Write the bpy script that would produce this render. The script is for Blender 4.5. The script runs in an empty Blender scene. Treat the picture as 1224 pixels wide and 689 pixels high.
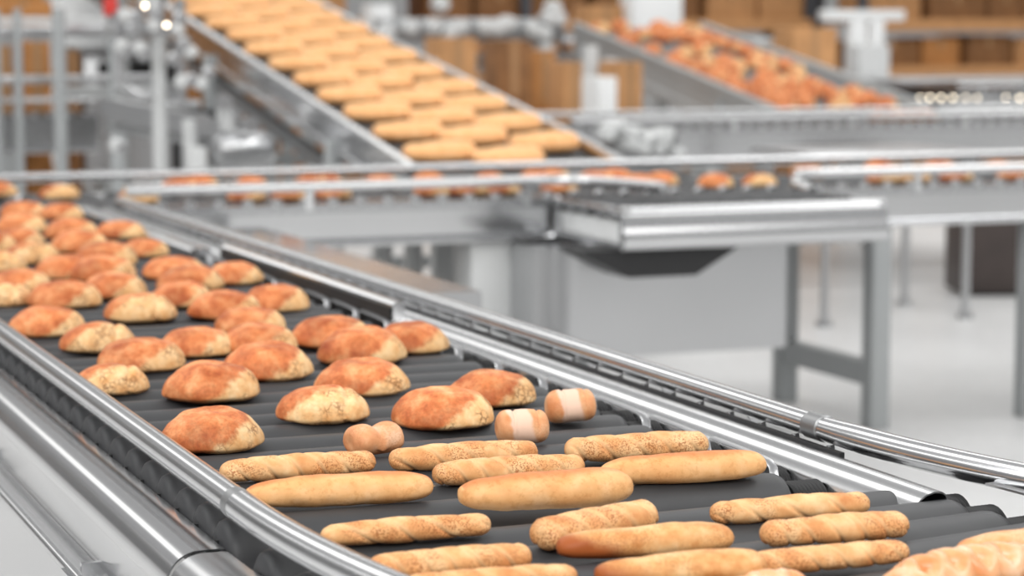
import bpy, bmesh, math, random
from mathutils import Vector, Matrix, noise
random.seed(7)
C = bpy.context.scene.collection
PI = math.pi
H = 1.52
F, CX, CY = 2720.0, 612.0, 344.5
# camera axes (world: X along the rollers of the main belt, Y along the belt, Z up)
v1 = Vector((-1107, 309.5, F)).normalized()
upc = Vector((0, F, -309.5)).normalized()
xc = v1.cross(upc)
if xc.x < 0: xc = -xc
xc.normalize()
upc = xc.cross(v1)
if upc.y < 0: upc = -upc
def w_of(c): return Vector((xc.dot(c), v1.dot(c), upc.dot(c)))
RIGHT, UP, FWD = w_of(Vector((1,0,0))), w_of(Vector((0,1,0))), w_of(Vector((0,0,1)))
def ray(px, py): return w_of(Vector(((px-CX)/F, -(py-CY)/F, 1)))
def at(px, py, z):
    d = ray(px, py); t = (z-H)/d.z
    return Vector((d.x*t, d.y*t, z))
def atY(px, py, Y):
    d = ray(px, py); t = Y/d.y
    return Vector((d.x*t, Y, H+d.z*t))

# ------------------------------------------------------------------ materials
def mat(name):
    m = bpy.data.materials.new(name); m.use_nodes = True
    nt = m.node_tree; b = nt.nodes['Principled BSDF']
    return m, nt, b
def L(nt, a, b): nt.links.new(a, b)
def N(nt, t, **k):
    n = nt.nodes.new(t)
    for a, v in k.items():
        if a in n.inputs.keys(): n.inputs[a].default_value = v
        else: setattr(n, a, v)
    return n
def ramp(nt, stops):
    r = nt.nodes.new('ShaderNodeValToRGB'); e = r.color_ramp.elements
    while len(e) < len(stops): e.new(.5)
    for i, (p, c) in enumerate(stops):
        e[i].position = p; e[i].color = (c, c, c, 1) if not isinstance(c, tuple) else (*c, 1)
    return r
def math_(nt, op, a, b=None, clamp=False):
    n = nt.nodes.new('ShaderNodeMath'); n.operation = op; n.use_clamp = clamp
    for i, v in enumerate((a, b)):
        if v is None: continue
        if isinstance(v, (int, float)): n.inputs[i].default_value = v
        else: L(nt, v, n.inputs[i])
    return n.outputs[0]
def mix(nt, fac, a, b, mode='MIX'):
    n = nt.nodes.new('ShaderNodeMix'); n.data_type = 'RGBA'; n.blend_type = mode
    for s, v in ((n.inputs[0], fac), (n.inputs[6], a), (n.inputs[7], b)):
        if isinstance(v, (int, float)): s.default_value = v
        elif isinstance(v, tuple): s.default_value = (*v, 1)
        else: L(nt, v, s)
    return n.outputs[2]
def steel(name, col, rough, brushed=True, metal=1.0):
    m, nt, b = mat(name)
    b.inputs['Metallic'].default_value = metal
    tc = N(nt, 'ShaderNodeTexCoord')
    nz = N(nt, 'ShaderNodeTexNoise', Scale=2.5, Detail=1.0); L(nt, tc.outputs['Object'], nz.inputs['Vector'])
    r = ramp(nt, [(.3, tuple(c*.95 for c in col)), (.7, col)]); L(nt, nz.outputs[0], r.inputs[0])
    L(nt, r.outputs[0], b.inputs['Base Color'])
    rr = N(nt, 'ShaderNodeMapRange'); rr.inputs[3].default_value = rough*.95; rr.inputs[4].default_value = rough*1.05
    L(nt, nz.outputs[0], rr.inputs[0]); L(nt, rr.outputs[0], b.inputs['Roughness'])
    return m
def plain(name, col, rough=.6, noise_amt=.12, scale=12., bump=0.):
    m, nt, b = mat(name)
    tc = N(nt, 'ShaderNodeTexCoord')
    nz = N(nt, 'ShaderNodeTexNoise', Scale=scale, Detail=4.0); L(nt, tc.outputs['Object'], nz.inputs['Vector'])
    r = ramp(nt, [(.3, tuple(c*(1-noise_amt) for c in col)), (.7, tuple(min(1, c*(1+noise_amt)) for c in col))])
    L(nt, nz.outputs[0], r.inputs[0]); L(nt, r.outputs[0], b.inputs['Base Color'])
    b.inputs['Roughness'].default_value = rough
    if bump:
        bp = N(nt, 'ShaderNodeBump', Strength=bump); L(nt, nz.outputs[0], bp.inputs['Height']); L(nt, bp.outputs[0], b.inputs['Normal'])
    return m
M = {}
M['rail'] = steel('polished_rail_steel', (.68, .685, .695), .19)
M['sheet'] = steel('brushed_sheet_steel', (.60, .605, .615), .16)
M['frame'] = steel('satin_frame_steel', (.54, .545, .555), .28)
M['dull'] = steel('dull_grey_steel', (.34, .345, .35), .45)
M['chrome'] = steel('bright_clip_steel', (.52, .525, .535), .30)
M['post'] = plain('grey_painted_post', (.36, .375, .38), .42, .04, 4.)
M['pale'] = plain('pale_grey_enamel', (.60, .61, .61), .35, .04, 3.)
M['white'] = plain('white_enamel', (.82, .83, .83), .4, .03, 3.)
M['roller'] = plain('charcoal_roller_rubber', (.042, .043, .046), .52, .06, 30.)
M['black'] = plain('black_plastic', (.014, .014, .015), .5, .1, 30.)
M['beltgrey'] = plain('dark_grey_belt', (.075, .077, .08), .5, .08, 20.)
M['brown'] = plain('dark_brown_panel', (.055, .04, .036), .45, .2, 5.)
M['card'] = plain('brown_cardboard', (.50, .255, .105), .8, .12, 9.)
M['card2'] = plain('orange_cardboard', (.46, .20, .06), .8, .15, 9.)
M['card3'] = plain('dark_cardboard', (.24, .11, .04), .8, .2, 9.)  # darker brown carton colour
M['wood'] = plain('shelf_board', (.40, .22, .10), .7, .1, 6.)
M['red'] = plain('red_lacquer', (.6, .03, .02), .4, .05, 6.)
M['rackblue'] = plain('dark_rack_steel', (.05, .055, .065), .5, .1, 6.)
def floor_mat():
    m, nt, b = mat('pale_polished_floor')
    tc = N(nt, 'ShaderNodeTexCoord')
    nz = N(nt, 'ShaderNodeTexNoise', Scale=.55, Detail=5.0, Roughness=.6); L(nt, tc.outputs['Object'], nz.inputs['Vector'])
    r = ramp(nt, [(.3, (.66, .66, .66)), (.65, (.82, .82, .815))]); L(nt, nz.outputs[0], r.inputs[0])
    n2 = N(nt, 'ShaderNodeTexNoise', Scale=22., Detail=5.0); L(nt, tc.outputs['Object'], n2.inputs['Vector'])
    r2 = ramp(nt, [(.35, .93), (.6, 1.)]); L(nt, n2.outputs[0], r2.inputs[0])
    L(nt, mix(nt, 1., r.outputs[0], r2.outputs[0], 'MULTIPLY'), b.inputs['Base Color'])
    b.inputs['Roughness'].default_value = .33
    return m
M['floor'] = floor_mat()
M['wall'] = plain('painted_wall', (.36, .36, .365), .8, .04, .6)
def glint_mat(name, col, s):  # glow that imitates glints on metal
    m, nt, b = mat(name)
    b.inputs['Base Color'].default_value = (*col, 1)
    b.inputs['Emission Color'].default_value = (*col, 1); b.inputs['Emission Strength'].default_value = s
    return m
M['glint_warm'] = glint_mat('warm_glint_glow', (1., .86, .66), 7.)
M['glint_white'] = glint_mat('white_glint_glow', (.97, .98, 1.), 3.0)

def sep(nt, vec):
    s = nt.nodes.new('ShaderNodeSeparateXYZ'); L(nt, vec, s.inputs[0]); return s.outputs
def bun_mat(name, kind):
    """crust red-brown on the left and top, bare cracked flour on the right front"""
    m, nt, b = mat(name)
    tc = N(nt, 'ShaderNodeTexCoord'); oi = N(nt, 'ShaderNodeObjectInfo')
    off = nt.nodes.new('ShaderNodeVectorMath'); off.operation = 'ADD'
    rnd = nt.nodes.new('ShaderNodeCombineXYZ'); k = math_(nt, 'MULTIPLY', oi.outputs['Random'], 9.)
    L(nt, k, rnd.inputs[0]); L(nt, k, rnd.inputs[1])
    L(nt, tc.outputs['Object'], off.inputs[0]); L(nt, rnd.outputs[0], off.inputs[1]); V = off.outputs[0]
    x, y, z = sep(nt, tc.outputs['Object'])
    n1 = N(nt, 'ShaderNodeTexNoise', Scale=45., Detail=5., Roughness=.6); L(nt, V, n1.inputs['Vector'])
    n2 = N(nt, 'ShaderNodeTexNoise', Scale=230., Detail=4., Roughness=.65); L(nt, V, n2.inputs['Vector'])
    nn = math_(nt, 'SUBTRACT', n1.outputs[0], .5)
    # mask of the bare area
    if kind == 'A':
        t = math_(nt, 'ADD', math_(nt, 'MULTIPLY', x, 34.), math_(nt, 'MULTIPLY', y, -6.))
        t = math_(nt, 'ADD', t, math_(nt, 'MULTIPLY', z, -44.))
        t = math_(nt, 'ADD', t, math_(nt, 'MULTIPLY', nn, 1.3)); t = math_(nt, 'ADD', t, .28)
    else:
        t = math_(nt, 'ADD', math_(nt, 'MULTIPLY', x, 20.), math_(nt, 'MULTIPLY', y, -30.))
        t = math_(nt, 'ADD', t, math_(nt, 'MULTIPLY', z, -30.))
        t = math_(nt, 'ADD', t, math_(nt, 'MULTIPLY', nn, 1.2)); t = math_(nt, 'ADD', t, .75)
    mr = N(nt, 'ShaderNodeMapRange'); mr.interpolation_type = 'SMOOTHSTEP'; L(nt, t, mr.inputs[0])
    mr.inputs[1].default_value = -.22; mr.inputs[2].default_value = .42
    bare = mr.outputs[0]
    crust = ramp(nt, [(.26, (.46, .10, .028)), (.48, (.68, .22, .075)), (.72, (.82, .40, .18))]); L(nt, n1.outputs[0], crust.inputs[0])
    fine = ramp(nt, [(.3, .80), (.62, 1.08)]); L(nt, n2.outputs[0], fine.inputs[0])
    crustc = mix(nt, 1., crust.outputs[0], fine.outputs[0], 'MULTIPLY')
    nb = N(nt, 'ShaderNodeTexNoise', Scale=17., Detail=2.); L(nt, V, nb.inputs['Vector'])
    big = ramp(nt, [(.36, (.70, .58, .52)), (.52, (1., 1., 1.)), (.66, (1.12, 1.22, 1.3))]); L(nt, nb.outputs[0], big.inputs[0])
    crustc = mix(nt, 1., crustc, big.outputs[0], 'MULTIPLY')
    flour = ramp(nt, [(.3, (.74, .36, .13)), (.5, (.86, .53, .25)), (.7, (.92, .66, .37))]); L(nt, n1.outputs[0], flour.inputs[0])
    # cracks
    wob = mix(nt, .009, V, n2.outputs[1], 'ADD')
    vo = N(nt, 'ShaderNodeTexVoronoi', Scale=100.); vo.feature = 'DISTANCE_TO_EDGE'; L(nt, wob, vo.inputs['Vector'])
    cr = ramp(nt, [(.0, 1.), (.05, .9), (.11, 0.)]); L(nt, vo.outputs[0], cr.inputs[0])
    n3 = N(nt, 'ShaderNodeTexNoise', Scale=28., Detail=2.); L(nt, V, n3.inputs['Vector'])
    sel = ramp(nt, [(.46, 0.), (.60, 1.)]); L(nt, n3.outputs[0], sel.inputs[0])
    crack = math_(nt, 'MULTIPLY', math_(nt, 'MULTIPLY', cr.outputs[0], bare), sel.outputs[0])
    flourc = mix(nt, math_(nt, 'MULTIPLY', crack, .85), flour.outputs[0], (.30, .11, .035))
    flourc = mix(nt, .5, flourc, mix(nt, 1., flourc, fine.outputs[0], 'MULTIPLY'))
    col = mix(nt, bare, crustc, flourc)
    # bread to bread tone
    tone = N(nt, 'ShaderNodeMapRange'); tone.inputs[3].default_value = .93; tone.inputs[4].default_value = 1.07
    L(nt, oi.outputs['Random'], tone.inputs[0])
    hsv = N(nt, 'ShaderNodeHueSaturation'); L(nt, tone.outputs[0], hsv.inputs['Value']); L(nt, col, hsv.inputs['Color'])
    L(nt, hsv.outputs[0], b.inputs['Base Color'])
    b.inputs['Roughness'].default_value = .55
    b.inputs['Specular IOR Level'].default_value = .25
    hgt = math_(nt, 'SUBTRACT', math_(nt, 'MULTIPLY', n2.outputs[0], .35), math_(nt, 'MULTIPLY', crack, .9))
    bp = N(nt, 'ShaderNodeBump', Strength=.5, Distance=.0022); L(nt, hgt, bp.inputs['Height']); L(nt, bp.outputs[0], b.inputs['Normal'])
    return m
M['bunA'] = bun_mat('bun_crust_cracked_right', 'A')
M['bunB'] = bun_mat('bun_crust_pale_front', 'B')

def bread_mat(name, base, dark, light, speck=.0, speckcol=(.42, .15, .05), toast=None, gloss=.5, blot=30., nbump=.35, flake=0., band=None, gcol=None):
    m, nt, b = mat(name)
    tc = N(nt, 'ShaderNodeTexCoord'); oi = N(nt, 'ShaderNodeObjectInfo')
    off = nt.nodes.new('ShaderNodeVectorMath'); off.operation = 'ADD'
    rnd = nt.nodes.new('ShaderNodeCombineXYZ'); k = math_(nt, 'MULTIPLY', oi.outputs['Random'], 13.)
    L(nt, k, rnd.inputs[0]); L(nt, k, rnd.inputs[2])
    L(nt, tc.outputs['Object'], off.inputs[0]); L(nt, rnd.outputs[0], off.inputs[1]); V = off.outputs[0]
    x, y, z = sep(nt, tc.outputs['Object'])
    n1 = N(nt, 'ShaderNodeTexNoise', Scale=blot, Detail=4., Roughness=.55); L(nt, V, n1.inputs['Vector'])
    n2 = N(nt, 'ShaderNodeTexNoise', Scale=260., Detail=3., Roughness=.6); L(nt, V, n2.inputs['Vector'])
    r = ramp(nt, [(.3, dark), (.5, base), (.68, light)]); L(nt, n1.outputs[0], r.inputs[0])
    at_ = nt.nodes.new('ShaderNodeAttribute'); at_.attribute_name = 'groove'   # 1 in the folds of the dough
    col = mix(nt, math_(nt, 'MULTIPLY', at_.outputs['Fac'], .9 if gcol else .75), r.outputs[0], gcol or light)
    if speck:
        n3 = N(nt, 'ShaderNodeTexNoise', Scale=430., Detail=2., Roughness=.6); L(nt, V, n3.inputs['Vector'])
        n4 = N(nt, 'ShaderNodeTexNoise', Scale=22., Detail=2.); L(nt, V, n4.inputs['Vector'])
        a = ramp(nt, [(.43, 1.), (.50, 0.)]); L(nt, n3.outputs[0], a.inputs[0])
        s = ramp(nt, [(.40, 0.), (.58, 1.)]); L(nt, n4.outputs[0], s.inputs[0])
        f = math_(nt, 'MULTIPLY', math_(nt, 'MULTIPLY', a.outputs[0], s.outputs[0]), speck)
        f = math_(nt, 'MULTIPLY', f, math_(nt, 'SUBTRACT', 1., at_.outputs['Fac']))
        col = mix(nt, f, col, speckcol)
    if band:
        t = math_(nt, 'ADD', x, math_(nt, 'MULTIPLY', z, .25)); t = math_(nt, 'ADD', t, math_(nt, 'MULTIPLY', math_(nt, 'SUBTRACT', n1.outputs[0], .5), .020))
        t = math_(nt, 'ABSOLUTE', math_(nt, 'ADD', t, -.004))
        mb = N(nt, 'ShaderNodeMapRange'); mb.interpolation_type = 'SMOOTHSTEP'; L(nt, t, mb.inputs[0])
        mb.inputs[1].default_value = .0185; mb.inputs[2].default_value = .0125
        col = mix(nt, mb.outputs[0], col, band)
    if flake:
        n5 = N(nt, 'ShaderNodeTexNoise', Scale=95., Detail=5., Roughness=.7); L(nt, V, n5.inputs['Vector'])
        fl = ramp(nt, [(.38, (.80, .66, .52)), (.47, (1., 1., 1.)), (.62, (1.03, 1.06, 1.10))]); L(nt, n5.outputs[0], fl.inputs[0])
        col = mix(nt, flake, col, mix(nt, 1., col, fl.outputs[0], 'MULTIPLY'))
    if toast:   # toasted band that belongs to the crust: (axis coefficients, offset, softness, colour)
        cx_, cy_, cz_, o_, sft, tcol = toast
        t = math_(nt, 'ADD', math_(nt, 'MULTIPLY', x, cx_), math_(nt, 'MULTIPLY', y, cy_))
        t = math_(nt, 'ADD', t, math_(nt, 'MULTIPLY', z, cz_)); t = math_(nt, 'ADD', t, o_)
        t = math_(nt, 'ADD', t, math_(nt, 'MULTIPLY', math_(nt, 'SUBTRACT', n1.outputs[0], .5), 1.2))
        mr = N(nt, 'ShaderNodeMapRange'); mr.interpolation_type = 'SMOOTHSTEP'; L(nt, t, mr.inputs[0])
        mr.inputs[1].default_value = 0; mr.inputs[2].default_value = sft
        col = mix(nt, mr.outputs[0], col, tcol)
    L(nt, col, b.inputs['Base Color']); b.inputs['Roughness'].default_value = gloss
    b.inputs['Specular IOR Level'].default_value = .5 if gloss < .45 else .25
    hh = math_(nt, 'ADD', math_(nt, 'MULTIPLY', n2.outputs[0], .4), math_(nt, 'MULTIPLY', n1.outputs[0], .6))
    bp = N(nt, 'ShaderNodeBump', Strength=nbump, Distance=.002); L(nt, hh, bp.inputs['Height']); L(nt, bp.outputs[0], b.inputs['Normal'])
    return m
M['twist'] = bread_mat('twist_bread_crust', (.76, .39, .16), (.62, .25, .085), (.86, .56, .29), speck=.9)
M['baguette'] = bread_mat('pale_baguette_crust', (.84, .46, .195), (.78, .38, .145), (.88, .53, .26), speck=.0,
                          flake=.5, gcol=(.60, .20, .06))
M['toasted'] = bread_mat('toasted_baguette_crust', (.76, .40, .16), (.58, .22, .06), (.84, .54, .27), speck=.5,
                         toast=(-14., -10., -30., .1, .9, (.38, .10, .025)), blot=38.)
M['far_loaf'] = bread_mat('golden_loaf_crust', (.90, .48, .21), (.84, .41, .16), (.92, .54, .26), toast=(0, 38., 38., -2.2, .6, (.68, .30, .11)))
M['mini'] = bread_mat('rolled_bun_crust', (.76, .36, .17), (.62, .22, .09), (.84, .52, .33), speck=.3)
M['minib'] = bread_mat('rolled_bun_crust_with_pale_band', (.78, .38, .18), (.66, .25, .10), (.85, .54, .34), speck=.2, band=(.84, .58, .44))
M['band'] = bread_mat('pale_dough_band', (.82, .56, .41), (.78, .46, .31), (.86, .64, .50), nbump=.2)
M['glazed'] = bread_mat('glazed_braid_crust', (.84, .42, .20), (.74, .28, .10), (.88, .60, .40), gloss=.28, nbump=.15)
M['bigroll'] = bread_mat('orange_roll_crust', (.76, .33, .12), (.62, .20, .06), (.84, .50, .26), speck=.3, gloss=.4)

# ------------------------------------------------------------------ mesh helpers
def tagp(o, label=None, cat=None, group=None, kind=None):
    if label: o['label'] = label
    if cat: o['category'] = cat
    if group: o['group'] = group
    if kind: o['kind'] = kind
    return o
def empty(name, loc=(0,0,0), label=None, cat=None, group=None, rz=0):
    o = bpy.data.objects.new(name, None); C.objects.link(o); o.location = loc; o.rotation_euler = (0,0,rz)
    o.empty_display_size = .05
    return tagp(o, label, cat, group)
def obj(name, bm, m, parent=None, smooth=True, ang=40):
    me = bpy.data.meshes.new(name)
    bmesh.ops.recalc_face_normals(bm, faces=bm.faces)
    bm.to_mesh(me); bm.free()
    me.materials.append(m)
    for p in me.polygons: p.use_smooth = smooth
    if smooth:
        try: me.set_sharp_from_angle(angle=math.radians(ang))
        except Exception: pass
    o = bpy.data.objects.new(name, me); C.objects.link(o)
    if parent:
        o.parent = parent
    return o
def BM(): return bmesh.new()
def box(bm, x0, x1, y0, y1, z0, z1, bev=0.):
    r = bmesh.ops.create_cube(bm, size=1)
    vs = r['verts']
    for v in vs:
        v.co = Vector((x0+(v.co.x+.5)*(x1-x0), y0+(v.co.y+.5)*(y1-y0), z0+(v.co.z+.5)*(z1-z0)))
    if bev:
        es = {e for v in vs for e in v.link_edges}
        bmesh.ops.bevel(bm, geom=list(es), offset=bev, segments=2, profile=.5, affect='EDGES')
    return bm
def frame_of(d):
    d = d.normalized(); a = Vector((0,0,1)) if abs(d.z) < .9 else Vector((1,0,0))
    u = d.cross(a).normalized(); return u, u.cross(d).normalized()
def tube(bm, pts, r, n=16, cap=True):
    """round tube along a polyline; r a number or a list"""
    pts = [Vector(p) for p in pts]
    rs = r if isinstance(r, (list, tuple)) else [r]*len(pts)
    rings = []
    for i, p in enumerate(pts):
        d = (pts[min(i+1, len(pts)-1)]-pts[max(i-1, 0)])
        u, w = frame_of(d)
        rings.append([bm.verts.new(p+(u*math.cos(2*PI*k/n)+w*math.sin(2*PI*k/n))*rs[i]) for k in range(n)])
    for a, b in zip(rings, rings[1:]):
        for k in range(n): bm.faces.new((a[k], a[(k+1)%n], b[(k+1)%n], b[k]))
    if cap:
        bm.faces.new(rings[0]); bm.faces.new(rings[-1][::-1])
    return bm
def bar(bm, p, q, wd, ht, up=(0,0,1)):
    """rectangular bar from p to q"""
    p, q = Vector(p), Vector(q); d = (q-p).normalized(); up = Vector(up)
    if abs(d.dot(up)) > .98: up = Vector((0,1,0))
    s = d.cross(up).normalized(); t = s.cross(d).normalized()
    vs = [[bm.verts.new(e+s*a*wd/2+t*b*ht/2) for a, b in ((-1,-1),(1,-1),(1,1),(-1,1))] for e in (p, q)]
    for k in range(4): bm.faces.new((vs[0][k], vs[0][(k+1)%4], vs[1][(k+1)%4], vs[1][k]))
    bm.faces.new(vs[0][::-1]); bm.faces.new(vs[1]); return bm
def prism(bm, prof, a, b):
    """closed profile [(side, up)] swept from a to b (functions of position: a list of frames)"""
    return sweep(bm, prof, [a, b])
def sweep(bm, prof, frames):
    """frames: list of (origin, side vector, up vector)"""
    rings = [[bm.verts.new(o+s*x+u*z) for x, z in prof] for o, s, u in frames]
    n = len(prof)
    for A, B in zip(rings, rings[1:]):
        for k in range(n): bm.faces.new((A[k], A[(k+1)%n], B[(k+1)%n], B[k]))
    bm.faces.new(rings[0]); bm.faces.new(rings[-1][::-1]); return bm
def open_profile(pts, t):
    """thicken an open 2-D line into a closed sheet profile"""
    out, inn = [], []
    for i, p in enumerate(pts):
        a = Vector(pts[max(i-1,0)]); b = Vector(pts[min(i+1,len(pts)-1)])
        d = (b-a).normalized(); n = Vector((-d.y, d.x))
        out.append(Vector(p)+n*t/2); inn.append(Vector(p)-n*t/2)
    return [tuple(v) for v in out+inn[::-1]]
def arc(cx, cz, r, a0, a1, n):
    return [(cx+r*math.cos(math.radians(a0+(a1-a0)*i/n)), cz+r*math.sin(math.radians(a0+(a1-a0)*i/n))) for i in range(n+1)]
EX, EY, EZ = Vector((1,0,0)), Vector((0,1,0)), Vector((0,0,1))

# ------------------------------------------------------------------ the setting
bm = BM(); box(bm, -14, 34, -4, 36, -.2, 0); tagp(obj('floor', bm, M['floor'], smooth=False), 'pale polished concrete floor of the hall', 'floor', kind='structure')
bm = BM(); box(bm, -14, 34, 35.6, 36, 0, 7); tagp(obj('wall_back', bm, M['wall'], smooth=False), 'pale wall behind the racks', 'wall', kind='structure')
bm = BM(); box(bm, -14.3, -14, -4, 36, 0, 7); tagp(obj('wall_left', bm, M['wall'], smooth=False), 'pale wall on the left of the hall', 'wall', kind='structure')
bm = BM(); box(bm, 34, 34.3, -4, 36, 0, 7); tagp(obj('wall_right', bm, M['wall'], smooth=False), 'pale wall on the right of the hall', 'wall', kind='structure')

# ------------------------------------------------------------------ rollers
RP, RR, ZA = .0995, .0480, .889
ZB = ZA+RR            # top of the rollers
ZRL, ZRR = .967, .964
XL, XR = .684, 1.584  # guard rails of the main belt
def roller_mesh(length, r=RR, pull=True):
    """axis along +X starting at 0: rounded drum, end rings"""
    bm = BM(); n = 28
    prof = [(0, .010), (.0, .020), (.002, r*.80), (.006, r*.93), (.012, r*.985), (.02, r), (length-.02, r), (length-.012, r*.985), (length-.006, r*.93), (length-.002, r*.8), (length, .02), (length, .01)]
    rings = [[bm.verts.new((x, rr*math.cos(2*PI*k/n), rr*math.sin(2*PI*k/n))) for k in range(n)] for x, rr in prof]
    for a, b in zip(rings, rings[1:]):
        for k in range(n): bm.faces.new((a[k], a[(k+1)%n], b[(k+1)%n], b[k]))
    bm.faces.new(rings[0]); bm.faces.new(rings[-1][::-1])
    return bm
def hub_bm(side=-1):
    bm = BM()
    tube(bm, [(0,0,0), (side*.012,0,0)], [.017, .015], 14)
    tube(bm, [(side*.012,0,0), (side*.02,0,0)], [.008, .007], 6)
    box(bm, min(0, side*.010), max(0, side*.010), -.0025, .0025, -.022, .022)
    box(bm, min(0, side*.010), max(0, side*.010), -.022, .022, -.0025, .0025)
    return bm
def pulley_bm(L0):
    """ribbed drive sleeve at the right end"""
    bm = BM(); n = 24; prof = []
    x = 0.
    while x < L0:
        prof += [(x, .033), (x+.0022, .0355), (x+.0044, .033)]; x += .0056
    prof = [(0, .01)]+prof+[(L0, .03), (L0, .01)]
    rings = [[bm.verts.new((px, rr*math.cos(2*PI*k/n), rr*math.sin(2*PI*k/n))) for k in range(n)] for px, rr in prof]
    for a, b in zip(rings, rings[1:]):
        for k in range(n): bm.faces.new((a[k], a[(k+1)%n], b[(k+1)%n], b[k]))
    bm.faces.new(rings[0]); bm.faces.new(rings[-1][::-1])
    return bm
RX0 = .677
RLEN = 1.442-RX0
RLEN2 = .885
def me_of(name, bm, m, ang=40):
    o = obj(name, bm, m, ang=ang); me = o.data; bpy.data.objects.remove(o); return me
R_ME = me_of('roller', roller_mesh(RLEN), M['roller'])
R2_ME = me_of('roller', roller_mesh(RLEN2), M['roller'])
HUB_ME = me_of('roller_hub', hub_bm(), M['black'])
PUL_ME = me_of('drive_sleeve', pulley_bm(.045), M['black'])
def inst(name, me, parent, loc=(0,0,0), rz=0, rot=None, scale=None):
    o = bpy.data.objects.new(name, me); C.objects.link(o); o.parent = parent; o.location = loc
    o.rotation_euler = rot if rot else (0,0,rz)
    if scale: o.scale = scale
    return o
def put_roller(parent, x, y, rz=0, z=ZA, long=False):
    r = inst('roller', R2_ME if long else R_ME, parent, (x, y, z), rz)
    inst('roller_hub', HUB_ME, r); inst('drive_sleeve', PUL_ME, r, ((RLEN2 if long else RLEN)+.006, 0, 0))
    return r

# ------------------------------------------------------------------ main straight conveyor
Y0, Y1 = 2.50, 7.32
main = empty('roller_conveyor', (1.1, Y0, 0), 'long straight steel roller conveyor with charcoal rollers carrying the round buns', 'conveyor')
def loc(p): return Vector(p)-Vector(main.location)
def P(name, bm, m, parent=main, **k):
    """part built in world coordinates, moved under its parent"""
    bmesh.ops.translate(bm, verts=bm.verts, vec=-Vector(parent.matrix_world.translation) if parent.parent else -Vector(parent.location))
    return obj(name, bm, m, parent, **k)
ml = Vector(main.location)
y = 2.613; 
while y < Y1-.04:
    put_roller(main, RX0-ml.x, y-ml.y, 0, ZA); y += RP
# guard rails
bm = BM(); tube(bm, [(XL, 2.545, ZRL), (XL, 7.30, ZRL)], .0185, 28); P('guard_rail', bm, M['rail'])
bm = BM(); tube(bm, [(XR, 2.77, ZRR), (XR, 7.30, ZRR)], .0175, 28); P('guard_rail', bm, M['rail'])
# left side beam: rounded top shoulder, inset web, rolled bottom lip
def beam_profile(flip=1, x_in=.674, top=.912, bot=.776):
    pr = [(x_in, top-.045), (x_in, top-.006), (x_in-.004, top-.001), (x_in-.010, top)]
    pr += [(x_in-.030, top)] + arc(x_in-.034, top-.040, .040, 85, 178, 12)
    pr += [(x_in-.072, top-.047), (x_in-.066, top-.052), (x_in-.055, top-.054), (x_in-.052, top-.058)]
    pr += [(x_in-.052, bot+.020), (x_in-.055, bot+.014), (x_in-.066, bot+.012)]
    pr += arc(x_in-.084, bot, .007, 60, 270, 8)
    pr += [(x_in-.05, bot-.007)]
    return [((p[0]), p[1]) for p in pr]
prof = open_profile(beam_profile(), .0022)
bm = BM(); sweep(bm, prof, [(Vector((0, 2.56, 0)), EX, EZ), (Vector((0, 7.3, 0)), EX, EZ)]); P('side_beam', bm, M['sheet'], ang=35)
# seam plate under the beam joint and cross gussets inside the web
for yy in (3.02, 3.95, 4.9, 5.85):
    bm = BM(); box(bm, .592, .622, yy, yy+.010, .776, .800); box(bm, .575, .622, yy-.05, yy+.06, .778, .782); P('gusset', bm, M['sheet'])
# legs on the left
for yy in (3.12, 4.15, 5.4, 6.9):
    bm = BM(); box(bm, .63, .71, yy, yy+.08, .02, .84, .006); P('leg', bm, M['frame'])
    bm = BM(); tube(bm, [(.67, yy+.04, .0), (.67, yy+.04, .012), (.67, yy+.04, .03)], [.05, .05, .015], 16); P('levelling_foot', bm, M['black'])
for yy in (3.12, 4.15, 5.4, 6.9):
    bm = BM(); box(bm, 1.50, 1.58, yy, yy+.08, .02, .86, .006); P('leg', bm, M['frame'])
    bm = BM(); tube(bm, [(1.54, yy+.04, .0), (1.54, yy+.04, .012), (1.54, yy+.04, .03)], [.05, .05, .015], 16); P('levelling_foot', bm, M['black'])
    bm = BM(); bar(bm, (.71, yy+.04, .3), (1.50, yy+.04, .3), .05, .05); P('cross_bar', bm, M['frame'])
# skirt panels behind the left beam
for a, b in ((3.22, 4.12), (4.26, 5.37)):
    bm = BM(); box(bm, .640, .646, a, b, .34, .84, .002); P('skirt_panel', bm, M['sheet'], smooth=False)
# rail brackets
for k in range(15):
    yy = 3.0+k*.3
    for xx, s in ((XL, -1), (XR, 1)):
        if s < 0 and yy < 4.4: continue
        bm = BM(); bar(bm, (xx+s*.010, yy, .957), (xx+s*.030, yy, .925), .014, .004, (0,1,0)); bar(bm, (xx+s*.030, yy, .925), (xx+s*.03, yy, .885), .014, .004, (0,1,0))
        P('rail_bracket', bm, M['frame'])
# right side channel: flat top, sloped inner face, open below
prof = open_profile([(1.497, .905), (1.500, .915), (1.506, .928), (1.513, .937), (1.522, .943), (1.534, .946), (1.545, .945), (1.551, .941), (1.554, .930), (1.554, .80)], .002)
bm = BM(); sweep(bm, prof, [(Vector((0, 2.388, 0)), EX, EZ), (Vector((0, 7.3, 0)), EX, EZ)]); P('side_channel', bm, M['rail'], ang=30)
# ribs between channel and rail, and a round inner hold-down bar

# lower outer ledge
prof = open_profile([(1.61, .80), (1.612, .868), (1.618, .874), (2.026, .874), (2.032, .868), (2.032, .80)], .002)
bm = BM(); sweep(bm, prof, [(Vector((0, 5.23, 0)), EX, EZ), (Vector((0, 7.2, 0)), EX, EZ)]); P('side_tray', bm, M['sheet'], ang=30)
bm = BM()
box(bm, 1.61, 2.032, 5.23, 5.236, .80, .872); P('tray_end', bm, M['frame'], smooth=False)
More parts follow.
